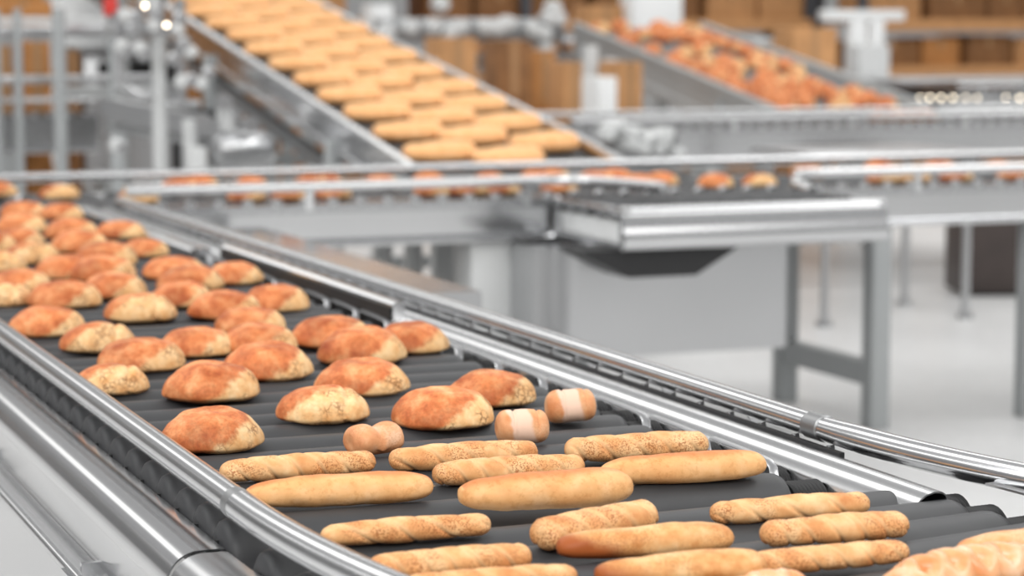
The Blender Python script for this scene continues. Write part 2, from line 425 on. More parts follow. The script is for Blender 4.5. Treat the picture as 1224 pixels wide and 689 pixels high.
# small black drive caps between the channel and the rail
for k in range(46):
    yy = 2.66+k*RP
    bm = BM(); box(bm, 1.558, 1.596, yy-.034, yy+.034, .87, .928, .010); P('drive_cap', bm, M['black'])
bm = BM(); box(bm, 1.5565, 1.564, 2.66, 7.28, .86, .947); P('gap_shade_strip', bm, M['black'], smooth=False)  # black strip added so the gap beside the rail reads dark
for k in range(46):
    yy = 2.70+k*RP
    bm = BM(); bar(bm, (1.568, yy-.012, .90), (1.568, yy+.006, .949), .010, .006, (0,1,0)); P('strip_rib', bm, M['chrome'])
# bent guide clips over the drive sleeves
def clip_bm():
    bm = BM()
    prof = open_profile([(-.003, -.002), (0, 0), (.007, 0), (.010, -.003)], .0016)
    path = [(.010, .215, .012), (.006, .12, .013), (.002, .05, .013), (0, .028, .012), (-.003, .012, .007), (-.006, .002, -.004), (-.007, -.002, -.016)]
    fr = []
    for i, p in enumerate(path):
        d = (Vector(path[min(i+1, len(path)-1)])-Vector(path[max(i-1,0)])).normalized()
        s = EX; u = s.cross(d).normalized()
        if u.z < 0: u = -u
        if i >= 5: u = Vector((0, -1, .1)).normalized()
        fr.append((Vector(p), s, u))
    sweep(bm, prof, fr); return bm
CLIP = me_of('guide_clip', clip_bm(), M['chrome'])
for k in range(-1, 22):
    yy = 2.845+k*2*RP-.002
    inst('guide_clip', CLIP, main, (1.452-ml.x, yy-ml.y, .930))
# guard plates on the right, further away
prof = [(1.470, .905), (1.470, .972), (1.476, .978), (1.492, .978), (1.496, .972), (1.496, .905)]
for a, b in ((4.27, 5.60),):
    bm = BM(); sweep(bm, prof, [(Vector((0, a, 0)), EX, EZ), (Vector((0, b, 0)), EX, EZ)]); P('guard_plate', bm, M['rail'], ang=30)
    bm = BM(); box(bm, 1.4665, 1.4695, a+.005, b, .905, .966); P('guard_strip', bm, M['black'], smooth=False)
prof = [(1.42, .940), (1.42, .952), (1.426, .958), (1.47, .958), (1.474, .952), (1.474, .905), (1.465, .905)]
bm = BM(); sweep(bm, prof, [(Vector((0, 5.72, 0)), EX, EZ), (Vector((0, 7.25, 0)), EX, EZ)]); P('guard_plate', bm, M['rail'], ang=30)

# ------------------------------------------------------------------ curved conveyor nearest the camera
cv = empty('curved_roller_conveyor', (1.1, 2.2, 0), 'curving roller conveyor section in the foreground carrying the bread sticks', 'conveyor')
CVX, CVY = 3.08, 2.50
def cpt(r, a, z): return Vector((CVX-r*math.cos(a), CVY-r*math.sin(a), z))
lc = Vector(cv.location)
a = (RP*.55)/1.95
RC = CVX-RX0
na = 0
while na < 13:
    p = cpt(RC, a, ZA)-lc
    put_roller(cv, p.x, p.y, a, ZA, True); a += RP*.98/1.95; na += 1
def smoothpath(f, t0, t1, n): return [f(t0+(t1-t0)*i/n) for i in range(n+1)]
def rail_curve(x, ystart, R, zr, ang=.62):
    pts = [Vector((x, ystart+.03, zr)), Vector((x, ystart, zr))]
    for i in range(1, 25):
        t = ang*i/24; pts.append(Vector((x+R*(1-math.cos(t)), ystart-R*math.sin(t), zr)))
    return pts
bm = BM(); pts = rail_curve(XL, 2.50, 2.42, ZRL); tube(bm, pts, .0195, 28); P('guard_rail', bm, M['rail'], cv)
bm = BM(); pts = rail_curve(XR, 2.74, 1.52, ZRR); rs = [.0165, .0175, .0185]+[.0195]*(len(pts)-3); tube(bm, pts, rs, 28); P('guard_rail', bm, M['rail'], cv)
for x, ys, zr in ((XL, 2.535, ZRL), (XR, 2.765, ZRR)):
    bm = BM(); tube(bm, [(x, ys-.020, zr), (x, ys-.018, zr), (x, ys+.022, zr), (x, ys+.024, zr)], [.0170, .0192, .0192, .0170], 28); P('rail_sleeve', bm, M['dull'], cv)
# beams of the curve
prof = open_profile(beam_profile(), .0022)
fr = []
for i in range(17):
    t = .6*i/16; o = Vector((CVX, CVY+.045, 0)); s = Vector((math.cos(t), math.sin(t), 0)); fr.append((o-s*CVX, s, EZ))
bm = BM(); sweep(bm, prof, fr); P('side_beam', bm, M['frame'], cv, ang=35)
prof = open_profile([(1.497, .905), (1.500, .915), (1.506, .928), (1.513, .937), (1.522, .943), (1.534, .946), (1.545, .945), (1.551, .941), (1.554, .930), (1.554, .80)], .002)
fr = []
for i in range(15):
    t = .115+.5*i/14; s = Vector((math.cos(t), math.sin(t), 0)); fr.append((Vector((CVX, CVY, 0))-s*(CVX-.135), s, EZ))
bm = BM(); sweep(bm, prof, fr); P('side_channel', bm, M['rail'], cv, ang=30)
for i in range(4):
    t = .12+i*.12; s = Vector((math.cos(t), math.sin(t), 0)); p = Vector((CVX, CVY, .955))-s*(CVX-1.60)
    d = Vector((math.sin(t), -math.cos(t), 0))
    bm = BM(); bar(bm, p-d*.05, p+d*.06, .016, .003); bar(bm, p+d*.06, p+d*.068-EZ*.02, .016, .003); P('guide_clip', bm, M['chrome'], cv)
for i in range(3):
    t = .16+i*.2; s = Vector((math.cos(t), math.sin(t), 0)); p = Vector((CVX, CVY, .0))-s*(CVX-1.72)
    bm = BM(); bar(bm, p+EZ*.86, p+EZ*.95, .05, .004, (s.x, s.y, 0)); P('rail_bracket', bm, M['rail'], cv)
for px_, py_ in ((.695, 2.10), (1.60, 2.0)):
    bm = BM(); box(bm, px_, px_+.07, py_, py_+.07, 0.0, .85, .006); P('leg', bm, M['frame'], cv)

# ------------------------------------------------------------------ cross conveyor T1 (rollers across, behind)
def straight_conveyor(name, label, x0, x1, y0, y1, zr=.99, zt=.937, zbot=.78, pitch=.0995, legs=(), parts=True, metal='frame', group=None, rails=True, gap=None, crossbar_z=.21, rr=.042, near0=None):
    """rollers lie along Y, conveyor runs along X"""
    t = empty(name, ((x0+x1)/2, (y0+y1)/2, 0), label, 'conveyor', group)
    def Q(n, bm, m, **k): return P(n, bm, m, t, **k)
    segs = [(x0, x1)] if not gap else [(x0, gap[0]), (gap[1], x1)]
    if near0: segs[0] = (near0, segs[0][1])
    if rails:
        for a, b in segs:
            bm = BM(); tube(bm, [(a, y0, zr), (b, y0, zr)], .018, 16); Q('guard_rail', bm, M['rail'])
        bm = BM(); tube(bm, [(x0, y1, zr), (x1, y1, zr)], .018, 16); Q('guard_rail', bm, M['rail'])
    for a, b in segs:
        pr = open_profile([(y0+.06, zt-.035), (y0+.055, zt-.006), (y0+.045, zt-.004), (y0+.012, zt-.006), (y0+.006, zt-.012), (y0+.006, zt-.034), (y0+.02, zt-.04), (y0+.022, zbot+.028), (y0+.006, zbot+.02), (y0-.004, zbot+.01), (y0+.0, zbot), (y0+.05, zbot)], .003)
        bm = BM(); sweep(bm, pr, [(Vector((a, 0, 0)), EY, EZ), (Vector((b, 0, 0)), EY, EZ)]); Q('side_beam', bm, M['sheet'], ang=35)
    bm = BM(); box(bm, x0, x1, y1-.01, y1+.02, zbot, zt-.01, .004); Q('side_beam', bm, M[metal])
    xs = []
    x = x0+pitch/2
    while x < x1: xs.append(x); x += pitch
    rl = (y1-.03)-(y0+.065)
    for i, x in enumerate(xs[:98]):
        if gap and gap[0] < x < gap[1]: yy, l2 = y0+.065, rl
        o = inst('roller', R_ME, t, (x-t.location.x, y0+.065-t.location.y, zt-rr), PI/2); o.scale = (rl/RLEN, rr/RR, rr/RR)
        if near0 and x < near0: continue
        c = bpy.data.objects.new('roller_end', CAP_ME); C.objects.link(c); c.parent = t; c.location = (x-t.location.x, y0+.022-t.location.y, zt-.004)
    for x in legs:
        bm = BM(); box(bm, x-.04, x+.04, y0-.02+.03, y0+.09, .0, zbot+.01, .005); Q('leg', bm, M['post'])
        bm = BM(); box(bm, x-.04, x+.04, y1-.10, y1-.02, .0, zbot+.01, .005); Q('leg', bm, M['post'])
        bm = BM(); bar(bm, (x, y0+.05, crossbar_z), (x, y1-.05, crossbar_z), .06, .09); Q('cross_bar', bm, M['post'])
    # stand-offs that hold the rails
    k = int((x1-x0)/.8)+1
    for i in range(k):
        x = x0+.25+i*.8
        if x > x1: break
        if near0 and x < near0+.1: continue
        if gap and gap[0]-.05 < x < gap[1]+.05: continue
        bm = BM(); bar(bm, (x, y0-.0, zr-.01), (x, y0+.004, zt-.03), .03, .008); Q('rail_bracket', bm, M['rail'])
    return t
bm = BM(); tube(bm, [(0,0,0), (0,-.012,0), (0,-.018,0)], [.019, .019, .013], 16); CAP_ME = me_of('roller_end', bm, M['chrome'])
T1 = straight_conveyor('cross_conveyor', 'horizontal roller conveyor crossing behind the main belt with blurred buns on it', .4, 7.4, 7.40, 8.22,
                       legs=(4.51, 6.35), gap=(3.18, 4.12), crossbar_z=.21, near0=1.62)
bm = BM(); box(bm, 5.17, 5.25, 7.42, 7.50, 0, .79, .005); P('leg', bm, M['post'], T1)
# rail ends that curl into the open side
bm = BM()
tube(bm, [(3.10, 7.40, .99), (3.18, 7.39, .99), (3.25, 7.34, .989), (3.31, 7.25, .987), (3.36, 7.14, .985), (3.40, 7.02, .983)], .019, 16); P('rail_end', bm, M['rail'], T1)
bm = BM(); tube(bm, [(4.20, 7.40, .99), (4.12, 7.38, .985), (4.07, 7.30, .96), (4.08, 7.2, .94)], .02, 16); P('rail_end', bm, M['rail'], T1)
bm = BM(); tube(bm, [(.45, 8.22, .99), (.30, 8.30, .99), (.2, 8.5, .99), (.12, 9.3, .99)], .025, 16); P('rail_end', bm, M['rail'], T1)
# wide steel cabinet post under the cross conveyor
a_, b_ = atY(560, 330, 7.47).x, atY(625, 330, 7.47).x
bm = BM(); box(bm, a_, b_-.045, 7.44, 7.62, 0, .785, .004); box(bm, b_-.045, b_, 7.42, 7.62, 0, .785, .012); P('post_box', bm, M['pale'], T1)
for (pa, pb, Y, mm) in ((445, 476, 8.1, 'pale'), (483, 512, 8.1, 'pale'), (514, 560, 8.15, 'pale')):
    a_, b_ = atY(pa, 330, Y).x, atY(pb, 330, Y).x
    bm = BM(); box(bm, a_+.02, b_-.02, Y, Y+.06, 0, .785, .004); P('leg', bm, M[mm], T1)

# ------------------------------------------------------------------ diverter module
dv = empty('diverter_module', (3.65, 7.1, 0), 'square steel transfer box sticking out in front of the cross conveyor', 'conveyor')
DX0, DX1, DY0, DY1 = 3.15, 4.16, 6.81, 7.39
bm = BM()
prf = [(DX0, .93), (DX1, .93)]
pr = open_profile([(DY0+.08, .905), (DY0+.06, .932), (DY0+.030, .932), (DY0+.016, .929), (DY0+.006, .92), (DY0+.001, .905), (DY0, .88), (DY0-.003, .86), (DY0-.008, .85), (DY0-.010, .835), (DY0-.010, .81), (DY0-.004, .797), (DY0+.006, .79), (DY0+.05, .79)], .003)
bm = BM(); sweep(bm, pr, [(Vector((DX0, 0, 0)), EY, EZ), (Vector((DX1, 0, 0)), EY, EZ)]); P('front_panel', bm, M['sheet'], dv, ang=35)
bm = BM(); box(bm, DX0-.004, DX0+.03, DY0+.002, DY1, .905, .93, .003); box(bm, DX0-.004, DX0+.03, DY0+.002, DY1, .79, .812, .003)
box(bm, DX0+.0, DX0+.02, DY0+.002, DY0+.03, .80, .92); box(bm, DX0, DX0+.02, DY1-.03, DY1, .80, .92); P('side_frame', bm, M['sheet'], dv)
bm = BM(); box(bm, DX0+.02, DX0+.03, DY0+.03, DY1-.02, .812, .882, .004); P('side_panel', bm, M['white'], dv)
bm = BM(); box(bm, DX1-.03, DX1, DY0+.002, DY1, .79, .93, .003); P('side_frame', bm, M['sheet'], dv)
bm = BM(); box(bm, DX0+.03, DX1-.03, DY0+.06, DY1, .84, .86); P('bed_plate', bm, M['beltgrey'], dv)
for k in range(9):
    x = DX0+.10+k*.1
    o = inst('roller', R_ME, dv, (x-dv.location.x, DY0+.09-dv.location.y, .895), PI/2); o.scale = ((DY1-DY0-.1)/RLEN, 1, 1)
for k in range(4):
    bm = BM(); tube(bm, [(DX0+.015, DY0+.10+k*.12, .893), (DX0+.005, DY0+.10+k*.12, .893)], .013, 12); P('roller_end', bm, M['chrome'], dv)
for x in (DX0+.1,):
    bm = BM(); box(bm, x-.03, x+.03, DY1-.1, DY1-.02, 0, .80, .004); P('leg', bm, M['post'], dv)
# added black taper standing in for the dark reflection on the housing
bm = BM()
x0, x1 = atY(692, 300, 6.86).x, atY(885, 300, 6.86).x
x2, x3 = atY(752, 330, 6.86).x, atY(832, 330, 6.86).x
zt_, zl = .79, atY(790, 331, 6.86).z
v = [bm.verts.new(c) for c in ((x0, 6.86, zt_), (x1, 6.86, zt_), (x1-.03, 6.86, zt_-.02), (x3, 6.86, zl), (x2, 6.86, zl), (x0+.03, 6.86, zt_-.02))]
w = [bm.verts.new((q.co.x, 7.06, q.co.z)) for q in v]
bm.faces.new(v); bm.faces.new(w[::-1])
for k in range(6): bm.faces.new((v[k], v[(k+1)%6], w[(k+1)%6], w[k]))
P('dark_reflection_shape', bm, M['black'], dv)
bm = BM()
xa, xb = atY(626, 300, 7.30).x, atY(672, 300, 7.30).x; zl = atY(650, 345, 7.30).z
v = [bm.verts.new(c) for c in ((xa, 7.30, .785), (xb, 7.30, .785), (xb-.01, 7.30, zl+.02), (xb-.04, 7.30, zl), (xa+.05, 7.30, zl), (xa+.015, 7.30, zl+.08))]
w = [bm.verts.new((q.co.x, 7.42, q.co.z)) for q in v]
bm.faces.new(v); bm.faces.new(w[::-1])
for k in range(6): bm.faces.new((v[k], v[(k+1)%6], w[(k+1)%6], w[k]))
P('dark_side_shape', bm, M['black'], dv)  # added black shape for the dark left side of the housing
# big rounded steel housing hanging beneath
x0, x1 = atY(655, 360, 7.08).x, atY(944, 360, 7.08).x
zl = atY(860, 420, 7.08).z
pr = []
R = .13
for (cx_, cy_, a0) in ((x0+R, 7.08+R, 180), (x1-.03, 7.08+.03, 270), (x1-.03, 7.52, 0), (x0+R, 7.40, 90)):
    r_ = R if cx_ < x0+.2 else .03
    pr += [(cx_+r_*math.cos(math.radians(a0+90*i/8)), cy_+r_*math.sin(math.radians(a0+90*i/8))) for i in range(9)]
bm = BM(); sweep(bm, pr, [(Vector((0,0,zl)), EX, EY), (Vector((0,0,.775)), EX, EY)]); 
ho = P('motor_housing', bm, M['frame'], dv, ang=50)

# ------------------------------------------------------------------ inclined conveyors
def incline(name, label, xl, xr, yb, zb, slope, length, wall=.14, belt='beltgrey', side='sheet'):
    t = empty(name, ((xl+xr)/2, yb, 0), label, 'conveyor')
    d = Vector((0, 1, slope)).normalized(); u = Vector((0, -slope, 1)).normalized()
    a = Vector((0, yb, zb)); b = a+d*length
    def Q(n, bm, m, **k): return P(n, bm, m, t, **k)
    bm = BM(); sweep(bm, [(xl, -.03), (xr, -.03), (xr, 0), (xl, 0)], [(a, EX, u), (b, EX, u)]); Q('belt', bm, M[belt], smooth=False)
    for x, s in ((xl, -1), (xr, 1)):
        pr = [(x, -wall*.6), (x, .045), (x+s*.006, .055), (x+s*.038, .055), (x+s*.044, .045), (x+s*.034, -.03), (x+s*.022, -.04), (x+s*.022, -wall*.55), (x+s*.034, -wall*.6), (x+s*.034, -wall*.8), (x, -wall*.8)]
        bm = BM(); sweep(bm, pr, [(a, EX, u), (b, EX, u)]); Q('side_wall', bm, M[side], ang=35)
    tt = 1.0
    while tt < length:
        p = a+d*tt
        for x in (xl-.02, xr+.02):
            bm = BM(); box(bm, x-.035, x+.035, p.y-.035, p.y+.035, 0, p.z-.06, .005); Q('leg', bm, M['post'])
        bm = BM(); bar(bm, (xl-.02, p.y, max(.2, p.z-.6)), (xr+.02, p.y, max(.2, p.z-.6)), .05, .05); Q('cross_bar', bm, M['post'])
        tt += 2.1
    bm = BM(); bar(bm, a+EX*(xl+.0)-u*.2+d*1.0, a+EX*(xl)-u*.2+d*(length-.1), .04, .06); Q('brace', bm, M['dull'])
    bm = BM(); tube(bm, [a+EX*xl-u*.03, a+EX*xr-u*.03], .03, 14); Q('end_roller', bm, M['dull'])
    return t, a, d, u
S1 = .165
inc1, ia, id_, iu = incline('inclined_belt_conveyor', 'belt conveyor sloping up and away to the upper left, covered with golden loaves', 2.975, 3.84, 8.36, .945, S1, 6.6)
S2 = .125
inc2, ja, jd, ju = incline('inclined_belt_conveyor', 'inclined conveyor at upper right with reddish buns heaped on it', 7.08, 8.15, 12.9, .97, S2, 4.5, wall=.3, side='post')
inc2.rotation_euler = (0, 0, -.12)
# drive motor with struts on the near side of the first incline
mt = empty('drive_unit', (2.78, 9.9, 0), 'steel drive motor with struts hanging beside the sloping loaf conveyor', 'motor')
bm = BM(); tube(bm, [(2.55, 9.9, .98), (2.58, 9.9, .98), (2.80, 9.9, .98), (2.84, 9.9, .98)], [.05, .09, .09, .06], 20); P('motor_body', bm, M['frame'], mt)
bm = BM(); tube(bm, [(2.62, 9.92, 1.17), (2.70, 9.92, .76)], .035, 14); P('strut', bm, M['pale'], mt)
bm = BM(); tube(bm, [(2.48, 9.98, 1.12), (2.50, 9.98, .5)], .032, 14); P('strut', bm, M['pale'], mt)
bm = BM(); box(bm, 2.45, 2.53, 9.86, 9.94, 0, 1.0, .01); P('post', bm, M['pale'], mt)
for (x, z) in ((2.6, 1.2), (2.5, 1.12), (2.72, 1.1), (2.66, .82)):
    bm = BM(); tube(bm, [(x, 9.84, z), (x, 9.80, z)], .035, 14); P('coupling', bm, M['chrome'], mt)

# ------------------------------------------------------------------ further conveyors
T2 = straight_conveyor('far_roller_conveyor', 'roller conveyor across the hall, at the foot of the reddish bun incline', 5.2, 14.8, 11.95, 12.85, zr=1.0, zt=.95, zbot=.72, legs=(6.1, 8.4, 10.8, 13.), rr=.04)
T3 = straight_conveyor('far_roller_conveyor', 'far conveyor at right before the racks, with a row of glowing beads for glints', 11.0, 20.5, 16.9, 18.2, zr=1.04, zt=.98, zbot=.72, legs=(12., 15., 18.), rr=.04)
# raised steel deck over T3's back edge
bm = BM(); box(bm, 10.6, 20.4, 17.2, 18.6, 1.055, 1.085, .01); P('cover_plate', bm, M['frame'], T3)
T4 = straight_conveyor('far_roller_conveyor', 'roller conveyor at far left between the grey posts and the slope', -.6, 2.7, 13.0, 13.8, zr=1.12, zt=1.04, zbot=.82, legs=(.3, 2.2), rr=.04)
T5 = straight_conveyor('far_roller_conveyor', 'roller conveyor crossing behind the slope, in front of the middle racks', 5.0, 10.6, 18.3, 19.1, zr=1.42, zt=1.32, zbot=1.14, legs=(5.6, 7.2, 9.2), rr=.04)
# sloping chute behind the first cross conveyor on the left
ch = empty('steel_chute', (2.2, 10.6, 0), 'pair of grey sloping beams behind the cross conveyor, left of the loaf slope', 'chute')
p0, p1 = atY(130, 128, 10.9), atY(305, 163, 10.3)
bm = BM(); bar(bm, p0, p1, .10, .09); P('beam', bm, M['frame'], ch)
p0, p1 = atY(205, 160, 10.9), atY(305, 178, 10.3)
bm = BM(); bar(bm, p0, p1, .10, .06); P('beam', bm, M['frame'], ch)
p0, p1 = atY(140, 150, 10.9), atY(300, 178, 10.5)
bm = BM(); bar(bm, p0, p1, .3, .03); P('chute_floor', bm, M['dull'], ch)
for px in (140, 296):
    q = atY(px, 160, 10.7); bm = BM(); box(bm, q.x-.03, q.x+.03, 10.66, 10.74, 0, q.z, .004); P('leg', bm, M['post'], ch)

# ------------------------------------------------------------------ left back frame: two storeys with posts
fr_ = empty('steel_frame_platform', (0.6, 11.6, 0), 'two level grey steel frame with tall posts at upper left', 'platform')
YF = 11.4
def zq(px, py, Y): return atY(px, py, Y).z
for (pa, pb, Y, mm) in ((18, 28, YF, 'post'), (64, 80, YF-.2, 'post'), (-12, 2, YF, 'post'), (182, 199, 10.2, 'pale')):
    a_, b_ = atY(pa, 120, Y).x, atY(pb, 120, Y).x
    bm = BM(); tube(bm, [((a_+b_)/2, Y, 0), ((a_+b_)/2, Y, 1.62 if mm == 'post' else 1.50)], (b_-a_)/2, 18); P('post', bm, M[mm], fr_)
for (xa, xb, ya, yb, Y, mm) in ((-30, 128, 30, 44, YF+.1, 'frame'), (-30, 190, 90, 100, YF+.1, 'frame'), (-30, 128, 20, 28, YF+.3, 'pale'), (70, 190, 103, 118, YF+.3, 'pale')):
    a_, b_ = atY(xa, 60, Y).x, atY(xb, 60, Y).x
    bm = BM(); box(bm, a_, b_, Y, Y+.12, zq(60, yb, Y), zq(60, ya, Y), .006); P('beam', bm, M[mm], fr_)
bm = BM(); box(bm, atY(-30, 60, YF).x, atY(128, 60, YF).x, YF+.2, YF+1.0, 1.50, 1.53); P('deck', bm, M['dull'], fr_)
# cluster of pipe couplings at the top of the pale post
pc = empty('pipe_manifold', (1.9, 10.2, 0), 'cluster of pipe fittings with pale caps for glints on top of the pale post at upper left', 'pipes')
q = atY(190, 60, 10.2)
bm = BM()
tube(bm, [(q.x, 10.2, 1.30), (q.x, 10.2, 1.75)], .03, 14)
tube(bm, [(q.x-.22, 10.2, 1.52), (q.x+.10, 10.2, 1.52)], .028, 14)
tube(bm, [(q.x-.18, 10.2, 1.60), (q.x-.18, 10.2, 1.28), (q.x-.10, 10.2, 1.22), (q.x, 10.2, 1.22)], .024, 14)
tube(bm, [(q.x+.10, 10.2, 1.66), (q.x+.10, 10.2, 1.18)], .024, 14)
tube(bm, [(q.x-.02, 10.2, 1.18), (q.x+.18, 10.2, 1.18)], .022, 14)
P('pipework', bm, M['frame'], pc)
for i, (px, py) in enumerate(((150, 18), (158, 35), (146, 55), (152, 60), (167, 58), (172, 65), (184, 30), (186, 18), (180, 5), (215, 22), (212, 35), (220, 52), (228, 62), (208, 70), (217, 98), (228, 96), (175, 0), (163, 20), (240, 100), (250, 88), (139, 174), (145, 177))):
    p = atY(px, py, 10.1); bm = BM(); tube(bm, [(p.x, 10.12, p.z), (p.x, 10.09, p.z), (p.x, 10.08, p.z)], [.032, .032, .02], 14); P('glint_fitting', bm, M['pale' if i % 2 == 0 else 'chrome'], pc)  # every other cap is pale, putting metal glints into the colour

def glint_dot(px, py, Y, r, m, parent):  # glowing bead on a backing, added where metal glints
    p = atY(px, py, Y)
    bm = BM(); tube(bm, [p+EY*.04, p+EY*.0], r*1.5, 14); lo = P('glint_backing', bm, M['dull'], parent)
    bm = BM(); bmesh.ops.create_icosphere(bm, subdivisions=2, radius=r); bmesh.ops.translate(bm, verts=bm.verts, vec=p-Vector(parent.location))
    return tagp(obj('glint_bead', bm, M[m], lo), 'small glowing bead added for a warm glint')
for px, py in ((173, 7), (199, 30)): glint_dot(px, py, 10.06, .009, 'glint_warm', pc)
for i, px in enumerate((1088, 1100, 1112, 1125, 1139, 1154, 1168, 1202, 1219)):
    glint_dot(px, 117, 16.86, .0125 if i in (2, 3, 4, 8) else .0095, 'glint_warm', T3)

# shiny gearing between the two inclines
gr = empty('chain_drive', (5.4, 10.6, 0), 'blurred cluster of steel fittings painted pale for glints between the loaf slope and the second conveyor', 'machine')
bm = BM(); q0, q1 = atY(735, 150, 10.5), atY(812, 190, 10.5); box(bm, q0.x, q1.x, 10.5, 10.7, q1.z-.05, q0.z-.02, .02)
box(bm, q0.x+.1, q1.x-.1, 10.55, 10.65, 0, q1.z, .01); P('gear_case', bm, M['dull'], gr)
for (px, py) in ((733, 155), (742, 150), (730, 162), (750, 157), (757, 165), (755, 172), (762, 158), (775, 168), (785, 164), (797, 168), (800, 160), (773, 178), (813, 183), (765, 175), (790, 178)):
    p = atY(px, py, 10.4); bm = BM(); tube(bm, [(p.x, 10.5, p.z), (p.x, 10.4, p.z), (p.x, 10.38, p.z)], [.034, .03, .014], 14); P('glint_fitting', bm, M['pale'], gr)  # pale enamel stands in for glints off the steel
# round fittings on top of T5, their glints painted in as pale enamel
fx = empty('sensor_bridge', (7., 17.6, 0), 'row of round fittings painted pale for glints on a grey bridge above the middle of the hall', 'machine')
a_, b_ = atY(455, 33, 17.6), atY(676, 33, 17.6)
bm = BM(); box(bm, a_.x, b_.x, 17.6, 17.8, zq(600, 50, 17.6), zq(600, 22, 17.6), .02)
for px in (470, 650):
    q = atY(px, 50, 17.7); box(bm, q.x-.06, q.x+.06, 17.64, 17.76, 0, q.z, .01)
P('bridge', bm, M['dull'], fx)
for (px, py) in ((464, 38), (492, 32), (520, 31), (540, 38), (552, 32), (582, 32), (597, 33), (610, 28), (653, 40), (655, 60), (652, 90), (670, 22), (660, 22), (640, 35), (665, 10), (530, 5)):
    p = atY(px, py, 17.5); bm = BM(); tube(bm, [(p.x, 17.62, p.z), (p.x, 17.5, p.z), (p.x, 17.48, p.z)], [.07, .06, .02], 14); P('glint_fitting', bm, M['pale'], fx)
# posts and small white cabinets of the mid distance
def simple(name, label, cat, px0, px1, py0, py1, Y, dep, m, group=None, bev=.01, rz=0, tofloor=False):
    a_, b_ = atY(px0, (py0+py1)/2, Y), atY(px1, (py0+py1)/2, Y)
    z0, z1 = zq((px0+px1)/2, py1, Y), zq((px0+px1)/2, py0, Y)
    if tofloor: z0 = 0
    e = empty(name, ((a_.x+b_.x)/2, Y+dep/2, z0), label, cat, group, rz)
    w_ = b_.x-a_.x
    bm = BM(); box(bm, -w_/2, w_/2, -dep/2, dep/2, 0, z1-z0, bev); return e, bm, w_, z1-z0
def carton(label, px0, px1, py0, py1, Y, dep=.35, m='card', group=None, tofloor=False, rz=0, name='cardboard_box'):
    e, bm, w_, h_ = simple(name, label, 'box', px0, px1, py0, py1, Y, dep, m, group, tofloor=tofloor, rz=rz)
    obj('carton_body', bm, M[m], e)
    bm = BM(); box(bm, -.03, .03, -dep/2-.002, dep/2+.002, h_*.7, h_+.002); obj('tape', bm, M['wood'], e)
    return e
def cabinet(label, px0, px1, py0, py1, Y, dep=.3, m='white', tofloor=True, cat='cabinet', name='control_cabinet'):
    e, bm, w_, h_ = simple(name, label, cat, px0, px1, py0, py1, Y, dep, m, tofloor=tofloor)
    obj('cabinet_body', bm, M[m], e)
    bm = BM(); box(bm, -w_*.42, w_*.42, -dep/2-.012, -dep/2, h_*.06, h_*.94, .004); d_ = obj('door', bm, M[m], e)
    bm = BM(); box(bm, w_*.28, w_*.33, -dep/2-.03, -dep/2-.012, h_*.45, h_*.55, .003); obj('handle', bm, M['dull'], d_)
    return e

cabinet('tall white cabinet standing behind the reddish bun incline', 756, 816, -12, 30, 19.4)
cabinet('white cabinet at the upper left behind the steel frame', 70, 126, -10, 24, 15.2)
cabinet('narrow white cabinet behind the slope, left of the sensor bridge', 445, 470, 5, 70, 20.2)
tp = cabinet('small white panel box standing among posts below the reddish incline', 716, 738, 92, 105, 13.9, tofloor=True)
# posts in the middle distance
for i, (pa, pb, y0_, Y) in enumerate(((702, 715, 55, 14.6), (726, 738, 70, 14.6))):
    a_, b_ = atY(pa, 100, Y), atY(pb, 100, Y)
    bm = BM(); box(bm, a_.x, b_.x, Y, Y+.1, 0, zq(pa, y0_, Y), .01); box(bm, a_.x-.04, b_.x+.04, Y-.04, Y+.14, 0, .015, .003)
    o = obj('steel_post', bm, M['pale']); tagp(o, ('left' if i == 0 else 'right')+' of the two pale posts standing under the far reddish incline', 'post', 'pale posts under the incline')
carton('square brown carton below the head of the reddish bun incline', 740, 768, 74, 105, 14.2, tofloor=True)
carton('small tan carton half hidden behind the pale posts', 676, 700, 74, 92, 15.6, tofloor=True)
carton('tall brown carton standing behind the foot of the reddish bun incline', 948, 1001, 33, 92, 16.2, tofloor=True)
carton('wide tan carton standing under the sensor bridge', 526, 570, 45, 69, 15.8, tofloor=True, m='card')
carton('orange carton beside the pipe fittings at upper left', 236, 256, 66, 86, 12.6, tofloor=True, m='card2')
carton('orange carton on the upper deck of the steel frame', -8, 62, 2, 21, 12.0, .5, 'card2')
carton('orange carton between the two grey posts at upper left', 29, 60, 50, 88, 13.6, .4, 'card2', tofloor=True)
carton('dark brown carton right of the two grey posts', 79, 96, 61, 82, 14.4, .4, 'card3', tofloor=True)
carton('brown carton cut by the left edge behind the steel frame', -5, 14, 55, 90, 13.6, .4, 'card3', tofloor=True)
carton('tan carton at the head of the reddish bun incline', 703, 748, 6, 30, 19.6, tofloor=True, m='card')
rd = empty('warning_lamp', (atY(132, 6, 11.2)), 'small red lamp at the top left edge of the picture', 'lamp')
bm = BM(); tube(bm, [(0,0,-.05), (0,0,.04), (0,0,.07)], [.035, .035, .02], 14); obj('red_dome', bm, M['red'], rd)
bm = BM(); tube(bm, [(0,0,-1.55+.1), (0,0,-.05)], .015, 10); 
bm.free(); bm = BM(); tube(bm, [(0,0,-rd.location.z), (0,0,-.05)], .015, 10); obj('pole', bm, M['post'], rd)
carton('tall brown stack carton right of the tan one under the sensor bridge', 596, 634, 48, 112, 16.4, tofloor=True, m='card3')
carton('orange brown carton standing left of the far reddish incline', 640, 664, 60, 108, 16.9, tofloor=True, m='card2')
mc = empty('process_machine', (atY(180, 90, 14.6).x, 14.9, 0), 'wide dull grey machine body between the steel frame and the slope', 'machine')
a_, b_ = atY(98, 90, 14.6).x, atY(292, 90, 14.6).x
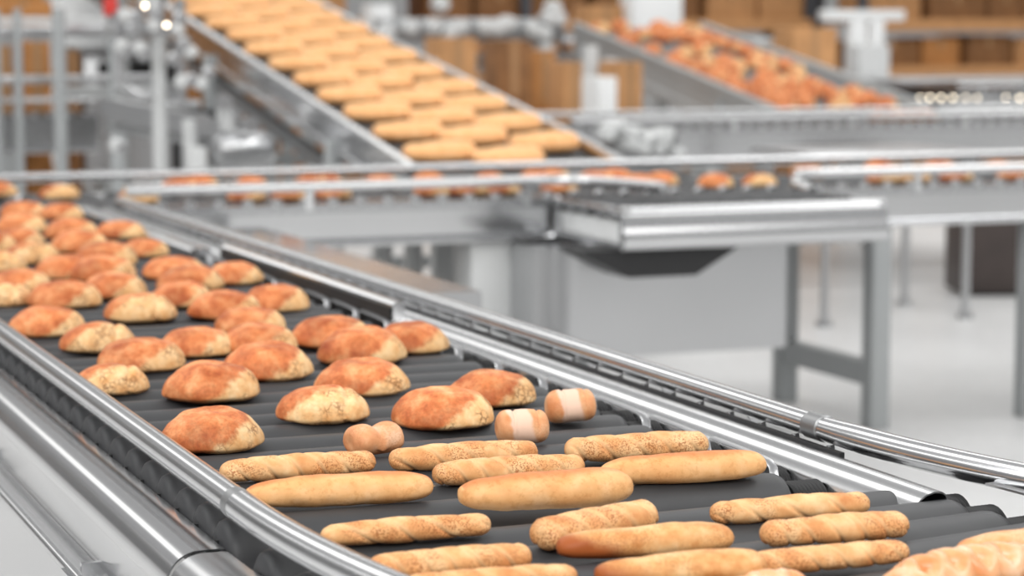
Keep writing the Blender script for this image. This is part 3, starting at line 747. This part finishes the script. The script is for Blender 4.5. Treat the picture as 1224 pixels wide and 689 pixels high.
bm = BM(); box(bm, a_, b_, 14.6, 15.3, .55, zq(200, 62, 14.6), .03); P('machine_body', bm, M['frame'], mc)
bm = BM(); box(bm, a_+.1, b_-.1, 14.57, 14.6, zq(200, 100, 14.6), zq(200, 74, 14.6), .01); P('window_panel', bm, M['black'], mc)
bm = BM(); box(bm, a_-.04, b_+.04, 14.5, 15.35, zq(200, 62, 14.6), zq(200, 55, 14.6), .01); P('top_cover', bm, M['dull'], mc)
for k in range(3):
    x = a_+.1+(b_-a_-.3)*k/2; bm = BM(); box(bm, x, x+.08, 14.62, 14.7, 0, .56, .005); P('leg', bm, M['post'], mc)
bm = BM(); box(bm, atY(205, 140, 11.3).x, atY(272, 140, 11.3).x, 11.3, 12.1, zq(250, 158, 11.3), zq(250, 132, 11.3), .01); box(bm, atY(215, 140, 11.3).x, atY(222, 140, 11.3).x, 11.4, 11.5, 0, zq(250, 150, 11.3)); box(bm, atY(262, 140, 11.3).x, atY(269, 140, 11.3).x, 11.4, 11.5, 0, zq(250, 150, 11.3))
tagp(obj('dark_cavity_block', bm, M['black']), 'black block for the dark cavity behind the grey sloping beams, left of the loaf slope', 'block')  # black block added for the darkness of a cavity
# white gantry
gt = empty('white_gantry', atY(1038, 30, 19.), 'white T shaped gantry standing in front of the racks at upper right', 'gantry'); gt.location.z = 0
Yg = 19.
for (xa, xb, ya, yb, nm) in ((1018, 1036, 22, 52, 'column'), (1042, 1058, 22, 52, 'column'), (985, 1082, 12, 25, 'cross_beam')):
    a_, b_ = atY(xa, 30, Yg), atY(xb, 30, Yg)
    bm = BM(); box(bm, a_.x, b_.x, Yg, Yg+.12, 0 if nm == 'column' else zq(1038, yb, Yg), zq(1038, ya, Yg), .01); P(nm, bm, M['white'], gt)
bm = BM(); p = atY(1045, 66, Yg-.3); box(bm, p.x-.22, p.x+.12, Yg-.4, Yg-.1, 0, p.z+.1, .03); P('pedestal', bm, M['pale'], gt)

# ------------------------------------------------------------------ pallet racks with cartons
def rack(label, x0, x1, Y, shelves, dep, group, seed, cols=('card','card2','card3','card')):
    rnd = random.Random(seed)
    t = empty('pallet_rack', ((x0+x1)/2, Y+dep/2, 0), label, 'rack', group)
    top = shelves[-1]+.6
    nx = max(1, int((x1-x0)/2.4))
    for i in range(nx+1):
        x = x0+(x1-x0)*i/nx
        for yy in (Y, Y+dep-.08):
            bm = BM(); box(bm, x-.05, x+.05, yy, yy+.08, 0, top, .004); P('upright', bm, M['rackblue'], t)
    for z in shelves:
        bm = BM(); box(bm, x0, x1, Y, Y+dep, z-.04, z); P('shelf_board', bm, M['wood'], t, smooth=False)
        bm = BM(); box(bm, x0, x1, Y-.03, Y, z-.12, z+.01, .004); P('shelf_beam', bm, M['card'], t)
    for si, z in enumerate(shelves[:-1]):
        nz_ = shelves[si+1]-z-.14
        x = x0+.08
        while x < x1-.5:
            w_ = rnd.uniform(.42, .75); h_ = nz_*rnd.uniform(.72, .98)
            if rnd.random() < .88:
                m_ = rnd.choice(cols)
                e = empty('cardboard_box', (x+w_/2, Y+.06+dep*.35, z), 'brown carton stored on %s' % group, 'box', 'cartons on %s' % group)
                bm = BM(); box(bm, -w_/2, w_/2, -dep*.3, dep*.3, 0, h_, .008); obj('carton_body', bm, M[m_], e)
                bm = BM(); box(bm, -.03, .03, -dep*.3-.003, dep*.3+.003, h_*.65, h_+.003); obj('tape', bm, M['wood'], e)
            x += w_+rnd.uniform(.03, .12)
    return t
rack('long rack of brown cartons across the upper right', 12.5, 24, 21.0, (.15, .62, 1.12, 1.62, 2.12, 2.6), 1.0, 'the upper right rack', 3)
rack('rack of brown cartons in the upper middle behind the sensor bridge', 5.6, 12.2, 21.6, (.15, .62, 1.12, 1.62, 2.12), 1.0, 'the middle rack', 5)
rack('rack of brown cartons at the far upper left', -3., 4.6, 22.5, (.15, .62, 1.12, 1.62, 2.12), 1.0, 'the upper left rack', 8)

# dark panel cabinet and the table right of centre
p = at(1192, 354, 0)
bc = empty('dark_cabinet', p, 'dark brown cabinet standing on the floor at the right behind the cross conveyor', 'cabinet', rz=-.32)
bm = BM(); box(bm, -.22, .22, -.02, .35, .02, .75, .006); obj('cabinet_body', bm, M['brown'], bc)
bm = BM(); box(bm, -.20, .20, -.03, -.02, .05, .73, .002); obj('door', bm, M['brown'], bc)
bm = BM(); box(bm, -.17, .17, 0, .33, 0, .02); obj('plinth', bm, M['black'], bc)
p = at(985, 390, 0)
tb = empty('steel_table', p, 'grey steel table behind the cross conveyor, one thin leg in view', 'table')
for dx, dy in ((0, 0), (.85, 0), (0, .6), (.85, .6)):
    bm = BM(); tube(bm, [(dx, dy, 0), (dx, dy, .03), (dx, dy, .035), (dx, dy, .86)], [.045, .04, .022, .022], 14); obj('leg', bm, M['frame'], tb)
bm = BM(); box(bm, -.08, .93, -.08, .68, .86, .89, .006); obj('tabletop', bm, M['frame'], tb)
bm = BM(); box(bm, -.02, .0+.30, -.12, .1, .70, .745, .012); obj('drawer', bm, M['white'], tb)
bm = BM(); box(bm, .0, .28, -.1, .1, .64, .70, .006); obj('motor_box', bm, M['dull'], tb)

# ------------------------------------------------------------------ breads
def shade_groove(o, vals):
    a = o.data.attributes.new('groove', 'FLOAT', 'POINT')
    a.data.foreach_set('value', vals)
def bun_mesh(kind, seed=0):
    bm = BM(); bmesh.ops.create_icosphere(bm, subdivisions=5, radius=1)
    for v in bm.verts:
        c = v.co.copy()
        # superellipse feel
        a, b_, h = .071, .060, .0285
        x, y_, z = c.x, c.y, c.z
        rr = math.hypot(x, y_)
        if z > 0: hgt = .0415*(max(0, 1-rr**2.5))**.52
        else: hgt = -.0085*(max(0, 1-rr**7))**.5
        # asymmetric: steeper on the left in kind A
        X, Y = x*a, y_*b_
        Z = hgt
        n = noise.noise(Vector((X*22+seed, Y*22, Z*22)))*.0035+noise.noise(Vector((X*70+seed, Y*70, Z*70)))*.0010
        nrm = Vector((x/a, y_/b_, max(z, -.2)/.04)).normalized()
        if kind == 'A':   # arched ridge from the left over the crown
            t = (x+.05)/.75; yr = .38-.35*t*t
            dd = y_-yr
            if z > 0 and x < .35: n += -.0022*math.exp(-(dd/.06)**2)+.0018*math.exp(-((dd+.14)/.12)**2)
            if z > -.3: n -= .003*math.exp(-(((x-.12)/.2)**2+((y_+.15)/.2)**2))
        else:             # a fold down the right side
            xr = .50-.22*(y_+.2)**2
            dd = x-xr
            if z > -.6: n += -.0052*math.exp(-(dd/.055)**2)+.002*math.exp(-((dd-.16)/.1)**2)
        v.co = Vector((X, Y, Z))+nrm*n
    zmin = min(v.co.z for v in bm.verts)
    for v in bm.verts: v.co.z = (v.co.z-zmin)
    for v in bm.verts:
        if v.co.z < .004: v.co.z = .004*(v.co.z/.004)**1.5
    return bm
bunA = [me_of('bun_body', bun_mesh('A', s), M['bunA'], 180) for s in (1, 5, 9)]
bunB = [me_of('bun_body', bun_mesh('B', s), M['bunB'], 180) for s in (2, 7)]
def put_bread(name, me, loc, rz, label, group, sc=(1,1,1), cat='bread', rot=None):
    o = bpy.data.objects.new(name, me); C.objects.link(o); o.location = loc
    o.rotation_euler = rot or (0, 0, rz); o.scale = sc
    return tagp(o, label, cat, group)
rb = random.Random(11)
BG = 'round buns on the main belt'
buns = [  # left px, right px, base px, kind, label
 (192, 319, 543, 'A', 'nearest big cracked bun, front left, right above the bread sticks and beside the left rail'),
 (332, 443, 508, 'B', 'pale fronted bun with a fold on its right, just behind the small brown roll'),
 (467, 593, 515, 'A', 'dark reddish bun in front at the centre, overlapping the bun behind its right shoulder'),
 (533, 644, 488, 'A', 'reddish bun with cracked right side, partly behind the centre front bun, nearest the right side'),
 (377, 493, 475, 'A', 'reddish bun directly behind the pale fronted bun with the fold'),
 (195, 313, 482, 'A', 'wide reddish bun behind the nearest big cracked bun'),
 (264, 378, 457, 'A', 'bun behind the wide reddish bun, cracked right end, a second bun close behind it'),
 (88, 178, 472, 'B', 'pale fronted bun closest to the left rail, in line with the wide reddish bun'),
 (116, 223, 446, 'A', 'reddish bun touching the back of the pale fronted bun by the left rail'),
 (73, 163, 422, 'B', 'pale cracked bun left of the middle, two behind the one by the left rail'),
 (380, 490, 437, 'A', 'reddish bun right behind another at centre, its cracked end to the right'),
 (262, 358, 425, 'A', 'bun mostly hidden behind the cracked bun at left centre, only its top showing'),
 (190, 282, 428, 'A', 'reddish bun left of the half hidden top, above the wide reddish bun'),
 (446, 540, 424, 'A', 'reddish bun nearest the end of the low guard plate on the right'),
 (347, 446, 417, 'A', 'smooth reddish bun at centre, one left of the bun by the guard plate end'),
 (256, 343, 400, 'A', 'front one of a pair of overlapping buns above the centre left'),
 (10, 104, 404, 'A', 'reddish bun at left just behind the left guard rail'),
 (126, 212, 386, 'B', 'pale fronted bun standing alone above the left middle'),
 (225, 315, 383, 'A', 'rear one of the pair of overlapping buns above the centre left'),
 (290, 371, 374, 'A', 'bun beside the right guard plate, one before the farthest clear one'),
 (180, 257, 368, 'A', 'bun just right of and behind the pale fronted bun standing alone'),
 (32, 123, 370, 'A', 'bun behind the one at the left guard rail, left of the lone pale one'),
 (-22, 21, 367, 'B', 'pale bun cut off by the left edge above the left guard rail'),
 (245, 317, 341, 'A', 'farthest clear bun beside the right guard plate'),
 (170, 246, 335, 'A', 'bun left of the farthest clear one beside the guard plate'),
 (188, 270, 349, 'A', 'bun squeezed between the farthest clear ones and the lone pale bun'),
 (97, 177, 358, 'A', 'bun directly behind the left shoulder of the lone pale fronted bun'),
 (80, 168, 338, 'A', 'bun in the thick of the pile, behind the left shoulder bun'),
 (42, 118, 335, 'A', 'bun in the pile left of centre, pale end to the right'),
 (-12, 62, 352, 'A', 'bun near the left edge above the one cut off by it'),
 (-30, 24, 326, 'B', 'small looking bun cut by the left edge, third up from the rail'),
 (85, 168, 320, 'A', 'blurred bun in mid pile, left of the one farthest along the plate'),
 (143, 203, 308, 'A', 'blurred bun next to the second guard strip'),
 (3, 73, 316, 'B', 'blurred pale fronted bun near the left edge'),
 (60, 131, 303, 'A', 'blurred bun in the pile right behind the pale fronted one'),
 (115, 174, 286, 'A', 'blurred bun beside the far end of the second guard strip'),
 (53, 118, 287, 'A', 'blurred bun two rows above the pale fronted one'),
 (-8, 55, 297, 'A', 'blurred bun at the left edge under the big far heap'),
 (-30, 8, 303, 'A', 'blurred bun almost wholly outside the left edge'),
 (48, 101, 263, 'A', 'blurred bun just below the single pale one at the crossing'),
 (0, 57, 262, 'A', 'blurred top bun of the big heap at the far left'),
 (-5, 56, 279, 'A', 'blurred middle bun of the big heap at the far left'),
]
for i, (l, r, b_, k, lab) in enumerate(buns):
    cx_ = (l+r)/2; p = at(cx_, b_, ZB)
    depth = (p-Vector((0,0,H))).dot(FWD)
    w_ = (r-l)/F*depth
    s = min(1.12, max(.86, w_/.141))
    if l < -15: s = 1.
    p.y += .046*s; p.x += .046*s*p.x/p.y*.9
    me = rb.choice(bunA if k == 'A' else bunB)
    put_bread('round_bun', me, (p.x, p.y, ZB-.002), rb.uniform(-.12, .12)-.15, lab, BG, (s, s, s*rb.uniform(.96, 1.08)), 'bun')
# buns on the crossing
BG1 = 'buns on the cross conveyor'
n_ = 0
for (px, py, k) in ((71, 238, 'B'), (-2, 231, 'A'), (165, 243, 'B'), (215, 232, 'A'), (240, 226, 'A'), (295, 240, 'A'), (300, 225, 'A'), (350, 240, 'A'), (372, 226, 'A'), (398, 237, 'A'), (392, 224, 'A'), (455, 226, 'A'), (516, 234, 'A'), (512, 223, 'A'),
                    (560, 234, 'A'), (585, 221, 'A'), (598, 234, 'A'), (640, 218, 'A'), (668, 231, 'A'), (660, 218, 'A'), (712, 222, 'A'), (735, 219, 'A'), (762, 226, 'A'), (790, 222, 'A'), (855, 225, 'A'), (908, 225, 'B'),
                    (965, 214, 'A'), (1050, 208, 'A'), (1057, 221, 'B'), (1090, 220, 'B'), (1122, 207, 'A'), (1143, 218, 'A'), (1192, 207, 'A'), (1212, 218, 'A'), (1240, 210, 'A')):
    p = at(px, py, ZB); p.y = max(7.55, min(8.08, p.y+.04))
    q = atY(px, py, p.y)
    me = rb.choice(bunA if k == 'A' else bunB)
    put_bread('round_bun', me, (q.x, p.y, ZB-.002), rb.uniform(-.4, .4)-.15, 'single pale bun at the corner where the main belt meets the crossing' if n_ == 0 else ('bun at the left edge where the crossing begins' if n_ == 1 else 'blurred bun riding on the cross conveyor behind the near rail'), BG1, (rb.uniform(.92, 1.08),)*3, 'bun')
    n_ += 1
# sticks
def stick_mesh(kind, L_, R_, seed, twists=5, bend=.0, lean=.0):
    bm = BM(); nx, nt_ = 150, 44; vals = []
    rings = []
    for i in range(nx+1):
        t = i/nx; u = 2*t-1
        e = .93 if kind != 'mini' else .80
        if kind == 'twist': prof = (1-abs(u)**26)**.5*(.74+.26*math.cos(u*1.2))
        elif kind == 'baguette': prof = (1-abs(u+.02)**9 if abs(u+.02) < 1 else 0)**.5*(.82+.18*math.cos(u*1.3))*(1-.17*((1-u)/2)**2)
        else: prof = (1-abs(u)**6)**.5
        if i in (0, nx): prof = 0.02
        x = u*L_/2
        ring = []
        for k in range(nt_):
            th = 2*PI*k/nt_
            ca, sa = math.cos(th), math.sin(th)
            rr = R_*prof; g = 0
            if kind == 'twist':
                ph = (twists*2*PI*t - th*2.0 + seed*1.7 + .5*math.sin(t*9+seed))
                w_ = (ph/(2*PI)) % 1.0
                # overlapping wraps: slow rise, sharp step
                step = w_
                dw = min(w_, 1-w_)
                rr *= .93+.07*math.sin(PI*w_)**.7 - .115*math.exp(-(dw/.07)**2)
                g = math.exp(-((w_-.09)/.10)**2)*.8
                if abs(u) > .86: rr = rr*(1-(abs(u)-.86)/.14*.2)+R_*prof*.03; g *= .5
            if kind == 'baguette' and L_ > .2:
                m_ = noise.noise(Vector((x*16+seed*5.3, .3, .7)))
                g = math.exp(-((th-1.45)/(.62+.45*m_))**4)*max(0., min(1., 1.1+1.8*m_)) if abs(u) < .97 else 0
            nn = noise.noise(Vector((x*18+seed*3.1, ca*rr*18/ max(R_,1e-6)*R_, sa*18*rr)))*.10+noise.noise(Vector((x*45+seed, ca*1.4, sa*1.4)))*.05
            rr *= 1+nn
            yy = ca*rr*1.10; zz = sa*rr*(.92 if sa > 0 else .78)
            bx = bend*(u*u-.33)
            ring.append(bm.verts.new((x, yy+bx, zz))); vals.append(g)
        rings.append(ring)
    for a, b_ in zip(rings, rings[1:]):
        for k in range(nt_): bm.faces.new((a[k], a[(k+1)%nt_], b_[(k+1)%nt_], b_[k]))
    bm.faces.new(rings[0]); bm.faces.new(rings[-1][::-1])
    zmin = min(v.co.z for v in bm.verts)
    for v in bm.verts: v.co.z -= zmin
    return bm, vals
def stick(name, kind, l, yl, r, yr, top, matn, label, seed, group, twists=5, bend=0., thick=None, cat='bread'):
    a, b_ = at(l, yl, ZB), at(r, yr, ZB)
    c = (a+b_)/2; depth = (c-Vector((0,0,H))).dot(FWD)
    L_ = (b_-a).length
    px_h = ((yl+yr)/2-top)
    R_ = thick or px_h/F*depth/1.72*.985
    bm, vals = stick_mesh(kind, L_, R_, seed, twists, bend)
    o = obj(name, bm, M[matn], None, ang=180); shade_groove(o, vals)
    c.y += R_*.35; c.x += R_*.35*.4
    o.location = (c.x, c.y, ZB-.002); o.rotation_euler = (0, 0, math.atan2(b_.y-a.y, b_.x-a.x))
    return tagp(o, label, cat, group)
G1, G2 = 'twisted bread sticks on the near belt', 'smooth baguettes on the near belt'
stick('bread_twist', 'twist', 262, 580, 448, 566, 541, 'twist', 'thin twisted stick behind the left baguette, left end close to the rail', 1, G1, 6)
stick('baguette', 'baguette', 292, 612, 519, 599, 564, 'baguette', 'smooth pale baguette at left whose left end passes behind the rail', 2, G2, bend=-.004)
stick('bread_twist', 'twist', 465, 565, 642, 554, 527, 'twist', 'speckled twisted stick in the rear row at centre, right behind another twist', 3, G1, 4)
stick('bread_twist', 'twist', 517, 583, 698, 571, 544, 'twist', 'twisted stick in the middle of the rear group, blunt left end', 4, G1, 6)
stick('baguette', 'baguette', 549, 616, 759, 603, 561, 'baguette', 'smooth pale baguette at the centre with a reddish right tip', 5, G2, bend=.004)
stick('bread_twist', 'twist', 676, 555, 846, 545, 516, 'twist', 'twisted stick in the rear row nearest the right guide clips', 6, G1, 5)
stick('baguette', 'baguette', 719, 583, 918, 572, 538, 'baguette', 'smooth pale baguette at right, in front of the rear right twist', 7, G2)
stick('bread_twist', 'twist', 383, 656, 586, 640, 617, 'twist', 'long speckled stick alone in front of the two left baguettes', 8, G1, 4)
stick('bread_twist', 'twist', 641, 661, 779, 634, 604, 'twist', 'short plump twist tilted up to the right, behind the toasted baguette', 9, G1, 5)
stick('bread_twist', 'twist', 850, 629, 1039, 615, 590, 'twist', 'speckled stick at right reaching the ribbed black sleeve', 11, G1, 4)
stick('bread_twist', 'twist', 911, 657, 1085, 643, 613, 'twist', 'twisted stick at right just in front of the speckled one', 12, G1, 6)
stick('bread_twist', 'twist', 875, 692, 1086, 673, 650, 'twist', 'lowest of the three stacked rows of sticks at right', 13, G1, 6)
stick('bread_twist', 'twist', 440, 698, 634, 681, 652, 'twist', 'twisted stick at the bottom, left end behind the left guard rail', 15, G1, 6)
stick('toasted_baguette', 'baguette', 666, 673, 879, 659, 625, 'toasted', 'dark toasted baguette with a browned left tip at the bottom centre', 10, 'toasted baguettes on the near belt')
stick('toasted_baguette', 'baguette', 712, 708, 918, 694, 657, 'toasted', 'spotted baguette at the bottom edge below the toasted one', 14, 'toasted baguettes on the near belt')
stick('bread_twist', 'twist', 480, 716, 690, 702, 677, 'twist', 'stick of which only the top shows at the bottom edge left of centre', 16, G1, 5)
# small rolled buns: barrel with a pale wrapped band
def roll(l, r, base, top, rz, label, seed, tilt=False, pale=True):
    a, b_ = at(l, base, ZB), at(r, base, ZB); c = (a+b_)/2
    depth = (c-Vector((0,0,H))).dot(FWD)
    w_ = (r-l)/F*depth; h_ = (base-top)/F*depth
    e = empty('rolled_bun', (c.x+.008, c.y+.018, ZB-.001), label, 'roll', 'small rolled buns', rz)
    R_ = h_/1.72
    bm, vals = stick_mesh('mini', w_*.98, R_, seed, 2)
    for v in bm.verts:   # pinched coil ends
        u = abs(v.co.x)/(w_*.49)
        if u > .8:
            rad = math.hypot(v.co.y, v.co.z-R_*.8)/R_
            v.co.x *= 1-.18*max(0, .5-rad)
        if pale:
            f_ = 1-.05*math.exp(-((abs(v.co.x-.004)-.017)/.0022)**2); v.co.y *= f_; v.co.z *= f_
        if not pale: v.co.z -= .006*math.exp(-(v.co.x/.009)**2)*(1 if v.co.z > R_*.5 else 0)
    o = obj('roll_body', bm, M['minib' if pale else 'mini'], e, ang=180); shade_groove(o, vals)
    return e
roll(408, 482, 546, 508, .25, 'small brown rolled bun without a pale band, behind the twists at left centre', 21, pale=False)
roll(590, 657, 533, 492, -.25, 'small rolled bun with a pale band, in front of its twin', 22)
roll(650, 713, 507, 467, -.25, 'small rolled bun with a pale band nearest the right guide clips', 23)
# braided loaf at the lower right and the piece of another
def braid(l, r, base, thick, label, seed, rz=.10):
    a, b_ = at(l, base, ZB), at(r, base, ZB); c = (a+b_)/2; L_ = (b_-a).length
    bm = BM(); n = 70
    for s in range(3):
        pts, rs = [], []
        for i in range(n+1):
            t = i/n; u = 2*t-1; env = max(.02, (1-abs(u)**3)**.5)
            ph = 2*PI*(t*L_/.105)+s*2*PI/3
            pts.append((u*L_/2, math.sin(ph)*thick*.72*env, thick*.85*env*.6+math.cos(2*ph)*thick*.26*env+thick*.45))
            rs.append(thick*.52*env)
        tube(bm, pts, rs, 20)
    zmin = min(v.co.z for v in bm.verts)
    for v in bm.verts: v.co.z = max(0., v.co.z-zmin-.004)
    o = obj('braided_loaf', bm, M['glazed'], None, ang=180); shade_groove(o, [0.]*len(o.data.vertices))
    o.location = (c.x, c.y+thick, ZB-.001); o.rotation_euler = (0, 0, rz)
    return tagp(o, label, 'bread', 'braided glazed loaves')
braid(1048, 1300, 706, .030, 'glossy braided loaf in the bottom right corner', 31, rz=.13)
braid(868, 985, 716, .020, 'braided loaf of which only a pale top shows at the bottom edge', 32)
stick('orange_roll', 'baguette', 1148, 677, 1300, 662, 629, 'bigroll', 'orange brown loaf at the right edge behind the braided one', 33, 'orange loaves', cat='bread')

# golden loaves on the first incline
def loaf_far():
    bm, vals = stick_mesh('baguette', .29, .034, 3, 4); return bm, vals
bm, vals = loaf_far(); o_ = obj('golden_loaf', bm, M['far_loaf'], None, ang=180); shade_groove(o_, vals); LOAF = o_.data; bpy.data.objects.remove(o_)
pitch_ang = math.atan(S1)
rl_ = random.Random(4)
ROW = .40
for row in range(16):
    s_ = .27+row*ROW
    for j in range(3):
        x = 3.175+j*.25+rl_.uniform(-.012, .012)
        ss = s_-j*.13+rl_.uniform(-.015, .015)
        if ss < .07: continue
        p = Vector((x, 8.36, .945))+id_*ss+iu*.001
        put_bread('golden_loaf', LOAF, p, 0, 'golden loaf lying crosswise on the sloping belt at upper left', 'golden loaves on the inclined belt', (1.06, rl_.uniform(2.1, 2.4), 1.5), 'bread', rot=(pitch_ang, 0, rl_.uniform(-.05, .05)))
# reddish buns on the second incline
rl_ = random.Random(9)
for row in range(16):
    for j in range(5):
        if rl_.random() < .12: continue
        s_ = .15+row*.27+(.13 if j % 2 else 0)+rl_.uniform(-.03, .03)
        x = 7.20+j*.18+rl_.uniform(-.02, .02)
        p = Vector((x, 12.9, .97))+jd*s_
        c0 = Vector((7.615, 12.9, 0)); q = p-c0; p = c0+Matrix.Rotation(-.12, 3, 'Z')@q
        put_bread('round_bun', rl_.choice(bunA*2+bunB), p, 0, 'reddish bun on the far inclined conveyor at upper right', 'reddish buns on the far incline', (1.25,1.25,1.7), 'bun', rot=(math.atan(S2), 0, rl_.uniform(-.6, .6)))
for i, px in enumerate((1045, 1062, 1075, 1090, 1104)):
    p = atY(px, 128, 12.5); put_bread('round_bun', bunA[i % 3], (p.x, 12.45, .948), 0, 'reddish bun on the second conveyor right of the far incline', 'reddish buns on the second conveyor', (1.1,)*3, 'bun')

# ------------------------------------------------------------------ light
w = bpy.data.worlds.new('hall_light'); bpy.context.scene.world = w; w.use_nodes = True
nt = w.node_tree; bg = nt.nodes['Background']
tc = N(nt, 'ShaderNodeTexCoord'); s = nt.nodes.new('ShaderNodeSeparateXYZ'); L(nt, tc.outputs['Generated'], s.inputs[0])
r = ramp(nt, [(.0, (.22, .22, .222)), (.47, (.26, .26, .262)), (.53, (.42, .42, .42)), (.62, (.40, .40, .40)), (.70, (.42, .42, .42)), (1., (.48, .48, .48))])
mr = N(nt, 'ShaderNodeMapRange'); mr.inputs[1].default_value = -1; mr.inputs[2].default_value = 1
L(nt, s.outputs[2], mr.inputs[0]); L(nt, mr.outputs[0], r.inputs[0])
# bright strips added to the world to streak the metal reflections
zc = math_(nt, 'MAXIMUM', s.outputs[2], .05)
u = math_(nt, 'DIVIDE', s.outputs[0], zc); v = math_(nt, 'DIVIDE', s.outputs[1], zc)
fu = math_(nt, 'PINGPONG', math_(nt, 'ADD', u, .35), .62)
su = N(nt, 'ShaderNodeMapRange'); su.interpolation_type = 'SMOOTHSTEP'; L(nt, fu, su.inputs[0])
su.inputs[1].default_value = .24; su.inputs[2].default_value = .12
fv = math_(nt, 'PINGPONG', math_(nt, 'ADD', v, .1), 1.4)
sv = N(nt, 'ShaderNodeMapRange'); sv.interpolation_type = 'SMOOTHSTEP'; L(nt, fv, sv.inputs[0])
sv.inputs[1].default_value = .18; sv.inputs[2].default_value = .28
hz = N(nt, 'ShaderNodeMapRange'); hz.interpolation_type = 'SMOOTHSTEP'; L(nt, s.outputs[2], hz.inputs[0]); hz.inputs[1].default_value = .12; hz.inputs[2].default_value = .38
st = math_(nt, 'MULTIPLY', math_(nt, 'MULTIPLY', su.outputs[0], sv.outputs[0]), hz.outputs[0])
colw = mix(nt, st, r.outputs[0], (2.5, 2.48, 2.42))
L(nt, colw, bg.inputs[0]); bg.inputs[1].default_value = .95
def area(name, loc_, target, sx, sy, e, col=(1,1,1)):  # unseen area lights, added for fill and metal highlights
    l = bpy.data.lights.new(name, 'AREA'); l.shape = 'RECTANGLE'; l.size = sx; l.size_y = sy; l.energy = e; l.color = col
    o = bpy.data.objects.new(name, l); C.objects.link(o); o.location = loc_
    o.rotation_euler = (Vector(target)-Vector(loc_)).to_track_quat('-Z', 'Y').to_euler(); return o
area('added_light', (-1.2, -1.5, 4.2), (1.2, 3.2, .9), 3.0, 1.6, 130, (1, .99, .97))  # fill from behind the camera, added to brighten the breads
area('added_light', (4.5, .8, 5.5), (1.6, 3.5, .9), 3.0, 1.6, 60, (1, .99, .97))
area('added_light', (-2.5, 5., 5.5), (1.5, 5., .9), 1.0, 5.0, 80)
area('added_light', (6.5, 7., 6.), (4.5, 9, .9), 1.6, 5., 70)
area('added_light', (1., 8., 6.), (4., 14., .9), 5., 2., 40)
area('added_light', (10., 13., 6.), (11., 19., .9), 6., 2., 120)

# ------------------------------------------------------------------ camera
cam = bpy.data.cameras.new('camera'); co = bpy.data.objects.new('camera', cam); C.objects.link(co)
co.location = (0, 0, H)
mw = Matrix((RIGHT, UP, -FWD)).transposed(); co.rotation_euler = mw.to_euler()
cam.sensor_width = 36; cam.lens = 36*F/1224
cam.clip_start = .05; cam.clip_end = 200
cam.dof.use_dof = True; cam.dof.focus_distance = 2.95; cam.dof.aperture_fstop = 4.2; cam.dof.aperture_blades = 0
sc = bpy.context.scene; sc.camera = co
sc.view_settings.view_transform = 'Standard'; sc.view_settings.look = 'None'; sc.view_settings.gamma = 1
sc.view_settings.use_curve_mapping = False
sc.view_settings.exposure = .32
